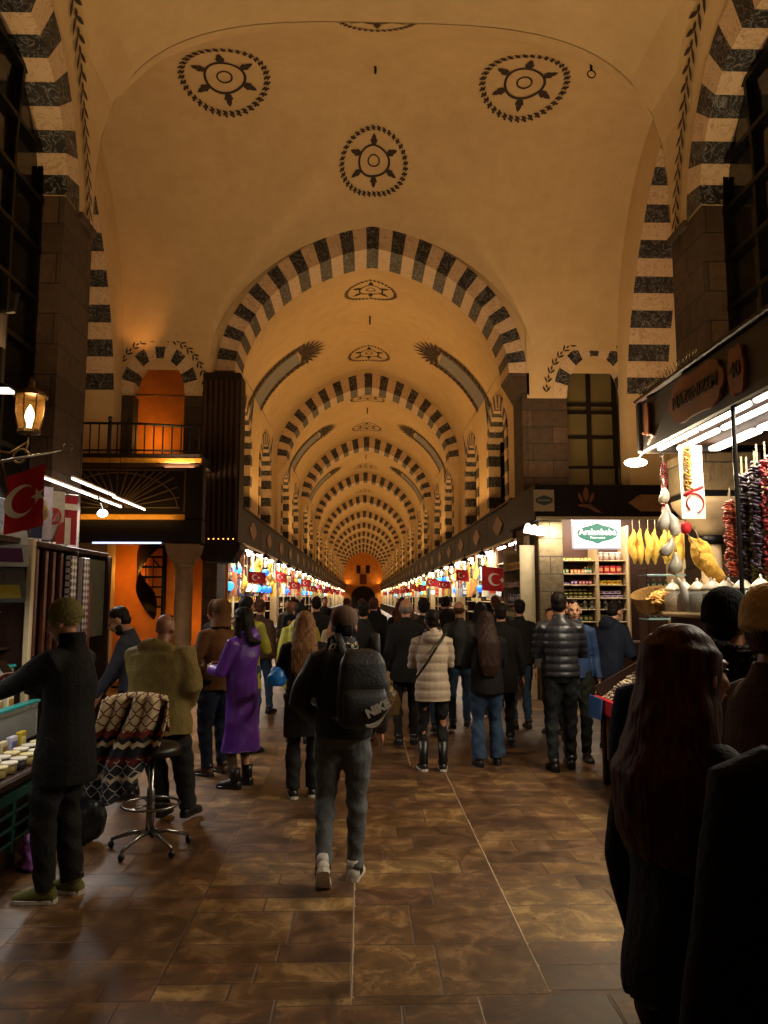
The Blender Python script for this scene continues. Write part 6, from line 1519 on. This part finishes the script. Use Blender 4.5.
# fluted wooden pier box right of the balcony
fb_ = thing('fluted_pier_box', 'dark fluted wooden box clasping the pier of the first striped arch', 'pier cladding', (-2.66, 14.4, 0))
b = MB(); b.bbox(-.36, .36, -.1, .5, 2.62, 5.96, .03); b.build('box_body', [M_wd], fb_)
for k in range(7): b = MB(); b.tube([(-.3+.1*k, -.11, 2.9), (-.3+.1*k, -.11, 5.8)], .03, 8); b.build('flute', [M_wd2], fb_)
b = MB(); b.loft([[(sx*w_, sy*.3+.2, z) for sx, sy in ((-1, -1.15), (1, -1.15), (1, 1), (-1, 1))] for z, w_ in ((2.36, .26), (2.6, .40), (2.7, .42), (2.74, .36))]); b.build('base_moulding', [M_wd], fb_)
for k in range(8): b = MB(); b.ell((-.34+.09*k, -.19, 2.78), (.012, .012, .012), 6, 5); b.build('string_bulb', [glow('tiny_bulb', '#ff9a4a', 5.)], fb_)
# column and orange stair
sc_ = thing('stone_column', 'short stone column with block capital lit orange beside the spiral stair', 'column', (-3.02, 13.2, 0))
b = MB(); b.lathe(0, 0, [(.2, 0), (.2, .15), (.155, .2), (.15, 2.2), (.17, 2.22), (.17, 2.28)], 20); b.build('shaft', [mat('ochre_stone', '#7a5a36', .7, var=.3, scale=4., bump=.4)], sc_, True)
b = MB(); b.loft([[(sx*w_, sy*w_, z) for sx, sy in ((-1, -1), (1, -1), (1, 1), (-1, 1))] for z, w_ in ((2.28, .16), (2.45, .24), (2.60, .27))]); b.build('capital', [MATS['ochre_stone']], sc_)
st = thing('spiral_staircase', 'dark spiral staircase with iron handrail in the orange lit doorway', 'staircase', (-4.0, 15.75, 0))
b = MB(); b.tube([(0, 0, 0), (0, 0, 3.6)], .05, 10); b.build('central_pole', [M_iron], st)
for k in range(16):
    a = -.6+k*.36; b = MB(); b.poly([(.04*math.cos(a), .04*math.sin(a), .2*k+.1), (.5*math.cos(a-.2), .5*math.sin(a-.2), .2*k+.1), (.5*math.cos(a+.2), .5*math.sin(a+.2), .2*k+.1)], (0, 0, .04)); b.build('tread', [M_iron], st)
hel = lambda k, r, dz: (r*math.cos(-.6+k*.36), r*math.sin(-.6+k*.36), .2*k+dz)
b = MB(); b.tube([hel(k, .52, .0) for k in lin(0, 15.5, 60)], [(.2, .012)]*61, 6, side=(0, 0, 1)); b.build('stringer', [M_iron], st)
b = MB(); b.tube([hel(k, .5, .9) for k in lin(0, 12, 50)], .016, 6); b.build('hand_rail', [M_iron], st)
for k in range(13): b = MB(); b.tube([hel(k, .5, .1), hel(k, .5, .9)], .009, 5); b.build('baluster', [M_iron], st)
light('POINT', (-4.6, 15.35, 2.2), 26, (1., .42, .06), .12); light('POINT', (-3.35, 15.5, 1.2), 14, (1., .42, .06), .12); light('POINT', (-4.4, 15.75, 5.0), 11, (1., .45, .07), .1); light('POINT', (-3.5, 13.6, 1.8), 5, (1., .45, .08), .1)
light('SPOT', (-4.3, 14.5, 6.2), 30, (1., .42, .1), .1, (PI-.35, -.1, 0), 1.2, .8)
# curtain rod in the opening above
b = MB(); b.tube([(-4.5, 15.1, 5.72), (-3.55, 15.1, 5.70)], .018, 8); o = b.build('iron_tie_rod', [M_brs]); prop(o, 'thin tie rod across the orange lit arched opening', 'rod')

# ------------------------------------------------------------------ stool with blanket, bags
so_ = thing('swivel_stool', 'chrome swivel stool with small backrest behind the olive parka', 'stool', (-1.44, 5.50, 0))
for k in range(5):
    a = .5+k*2*PI/5; b = MB(); b.tube([(0, 0, .12), (.12*math.cos(a), .12*math.sin(a), .11), (.27*math.cos(a), .27*math.sin(a), .06)], [.018, .015, .010], 8); lg = b.build('leg', [M_chrome], so_, True)
    b = MB(); b.ell((.27*math.cos(a), .27*math.sin(a), .028), (.022, .022, .028)); b.build('caster', [M_black_shoe], lg, True)
b = MB(); b.lathe(0, 0, [(.03, .1), (.028, .4), (.018, .41), (.018, .62)], 12); b.build('gas_column', [M_chrome], so_, True)
b = MB(); b.tube([(.19*math.cos(t_), .19*math.sin(t_), .30) for t_ in lin(0, 2*PI, 24)], .010, 6, cap=False); [b.tube([(0, 0, .30), (.19*math.cos(a), .19*math.sin(a), .30)], .007, 5) for a in (0, 2.1, 4.2)]; b.build('foot_ring', [M_chrome], so_, True)
b = MB(); b.lathe(0, 0, [(.02, .62), (.19, .63), (.20, .67), (.17, .70), (.02, .71)], 20); b.build('seat', [M_black_shoe], so_, True)
b = MB(); b.tube([(-.05, -.16, .64), (-.06, -.22, .75), (-.06, -.20, .98)], .012, 6); b.bbox(-.22, .12, -.22, -.18, .80, 1.0, .02); b.build('backrest', [M_black_shoe], so_)
def blanket_mat():
    m = bpy.data.materials.new('nordic_blanket'); nt, b = nodes(m); s = nn(nt, 'SeparateXYZ', {0: nn(nt, 'TexCoord').outputs['Object']})
    z = mth(nt, 'ADD', s.outputs[2], mth(nt, 'MULTIPLY', mth(nt, 'PINGPONG', mth(nt, 'ADD', s.outputs[0], 2.), .03), .7))
    c = ramp(nt, nn(nt, 'MapRange', {0: z, 1: .40, 2: 1.05}).outputs[0], [(0, rgb('#1a2030')), (.16, rgb('#181c28')), (.2, rgb('#b8a88a')), (.24, rgb('#1b2030')), (.36, rgb('#6a2216')), (.42, rgb('#1d1f2a')), (.52, rgb('#c9b894')), (.57, rgb('#1d1f2a')), (.62, rgb('#7a2c1c')), (.68, rgb('#c2ae88'))])
    c.node.color_ramp.interpolation = 'CONSTANT'
    x = mth(nt, 'PINGPONG', mth(nt, 'ADD', s.outputs[0], 2.), .035); q = mth(nt, 'PINGPONG', s.outputs[2], .045)
    dm = mth(nt, 'ABSOLUTE', mth(nt, 'SUBTRACT', mth(nt, 'ADD', x, q), .04)); k = mth(nt, 'LESS_THAN', dm, .006)
    up = mth(nt, 'MULTIPLY', k, mth(nt, 'GREATER_THAN', z, .82))
    c2 = mixc(nt, up, c, rgb('#5a2218')); dn = mth(nt, 'MULTIPLY', mth(nt, 'LESS_THAN', dm, .004), mth(nt, 'LESS_THAN', z, .66)); c2 = mixc(nt, dn, c2, rgb('#a8a090'))
    nt.links.new(c2, b.inputs['Base Color']); b.inputs['Roughness'].default_value = .95; return m
bm_ = MB()
def bl_pt(u, q):
    # u around, q down; drapes over the backrest, ragged lower edge
    ln = .12+.18+.50*max(0., math.sin(.5+u*2.4))**.8*(1.08-.45*u); v = q*ln; x = -.27+.40*u
    w = 1+.45*v
    xx = (x+.06)*w-.06-.10*v+.03*math.sin(v*9)
    if v < .10: return (xx, -.16-.06*math.sin(v/.10*PI/2), 1.03+.03*math.sin(u*3)-.02*v*9)
    return (xx, -.225-.035*math.sin(u*11+v*4)-.03*math.sin(u*25+v*6)-.10*v*math.sin(u*3), 1.03+.03*math.sin(u*3)-(v-.10)*1.05)
bm_.grid(bl_pt, lin(0, 1, 44), lin(0, 1, 34)); bm_.grid(lambda u, v: (-.27+.4*u, -.16+v*.5, 1.03+.03*math.sin(u*3)-v*1.2), lin(0, 1, 20), lin(0, .2, 6))
o = bm_.build('blanket', [blanket_mat()], None, True); md = o.modifiers.new('t', 'SOLIDIFY'); md.thickness = .012; o.location = (-1.44, 5.50, 0); prop(o, 'patterned knitted blanket draped over the back of the swivel stool', 'blanket')
def sackb(nm, loc, c_, r, h, lab, cat='bag', sd=1, rough=.35, handles=True):
    b = MB(); b.lathe(0, 0, [(r*.7, 0), (r, .03), (r*1.05, h*.5), (r*.75, h*.85), (r*.35, h)], 14)
    if handles: b.tube([(-r*.4, 0, h*.9), (-r*.25, 0, h*1.18), (r*.25, 0, h*1.18), (r*.4, 0, h*.9)], .012, 6)
    o = remesh(b, nm, colm(c_, rough), None, .012, 1, folds(sd, .014, (16, 16, 9))); o.location = loc; o.scale = (1, .6, 1); prop(o, lab, cat); return o
sackb('carrier_bag', (-1.95, 5.65, .02), '#1c1e20', .17, .42, 'black plastic carrier bag standing between the counter and the stool', sd=3)
sackb('shoulder_bag', (-.73, 6.72, .95), '#1c6fc0', .09, .17, 'bright blue bag carried beside the long brown hair', sd=4, handles=False)
sackb('shopping_bag', (.30, 8.85, .38), '#7a6238', .14, .34, 'beige shopping bag carried by the grey-haired walker', sd=5)
# ------------------------------------------------------------------ light, camera, view
UP = (PI, 0, 0)
# uplights on the friezes wash the vaults
for k in range(NB):
    ym = D1+PITCH*k+ARCH_T+4.7
    for sg in (-1, 1):
        light('AREA', (XC+sg*2.55, ym, 4.0), 105, (1., .55, .17), .5, (PI, -sg*.45, 0), sy=6.)
for sg in (-1, 1):
    light('AREA', (XC+sg*3.3, 12.9, 3.9), 100, (1., .66, .34), .5, (PI, 0, 0), sy=2.)
    light('AREA', (XC+sg*3.2, 5., 3.8), 85, WARM, .5, (PI, -sg*.25, 0), sy=4.)
w = bpy.data.worlds.new('World'); sc.world = w; w.use_nodes = True
w.node_tree.nodes['Background'].inputs[0].default_value = (1, .7, .45, 1); w.node_tree.nodes['Background'].inputs[1].default_value = .05

cam = bpy.data.cameras.new('camera'); co = bpy.data.objects.new('camera', cam); COL.objects.link(co)
cam.sensor_fit = 'VERTICAL'; cam.sensor_height = 24.; cam.lens = 770/1024*24.; cam.clip_end = 200
co.location = (0, 0, 1.7); co.rotation_euler = (PI/2+math.radians(6.37), 0, -math.radians(1.64))
sc.camera = co
sc.view_settings.view_transform = 'Standard'; sc.view_settings.look = 'None'; sc.view_settings.gamma = 1.; sc.view_settings.exposure = 0.
sc.view_settings.use_curve_mapping = False
sc.cycles.max_bounces = 5; sc.cycles.diffuse_bounces = 3; sc.cycles.use_denoising = True; sc.cycles.sample_clamp_indirect = 4.
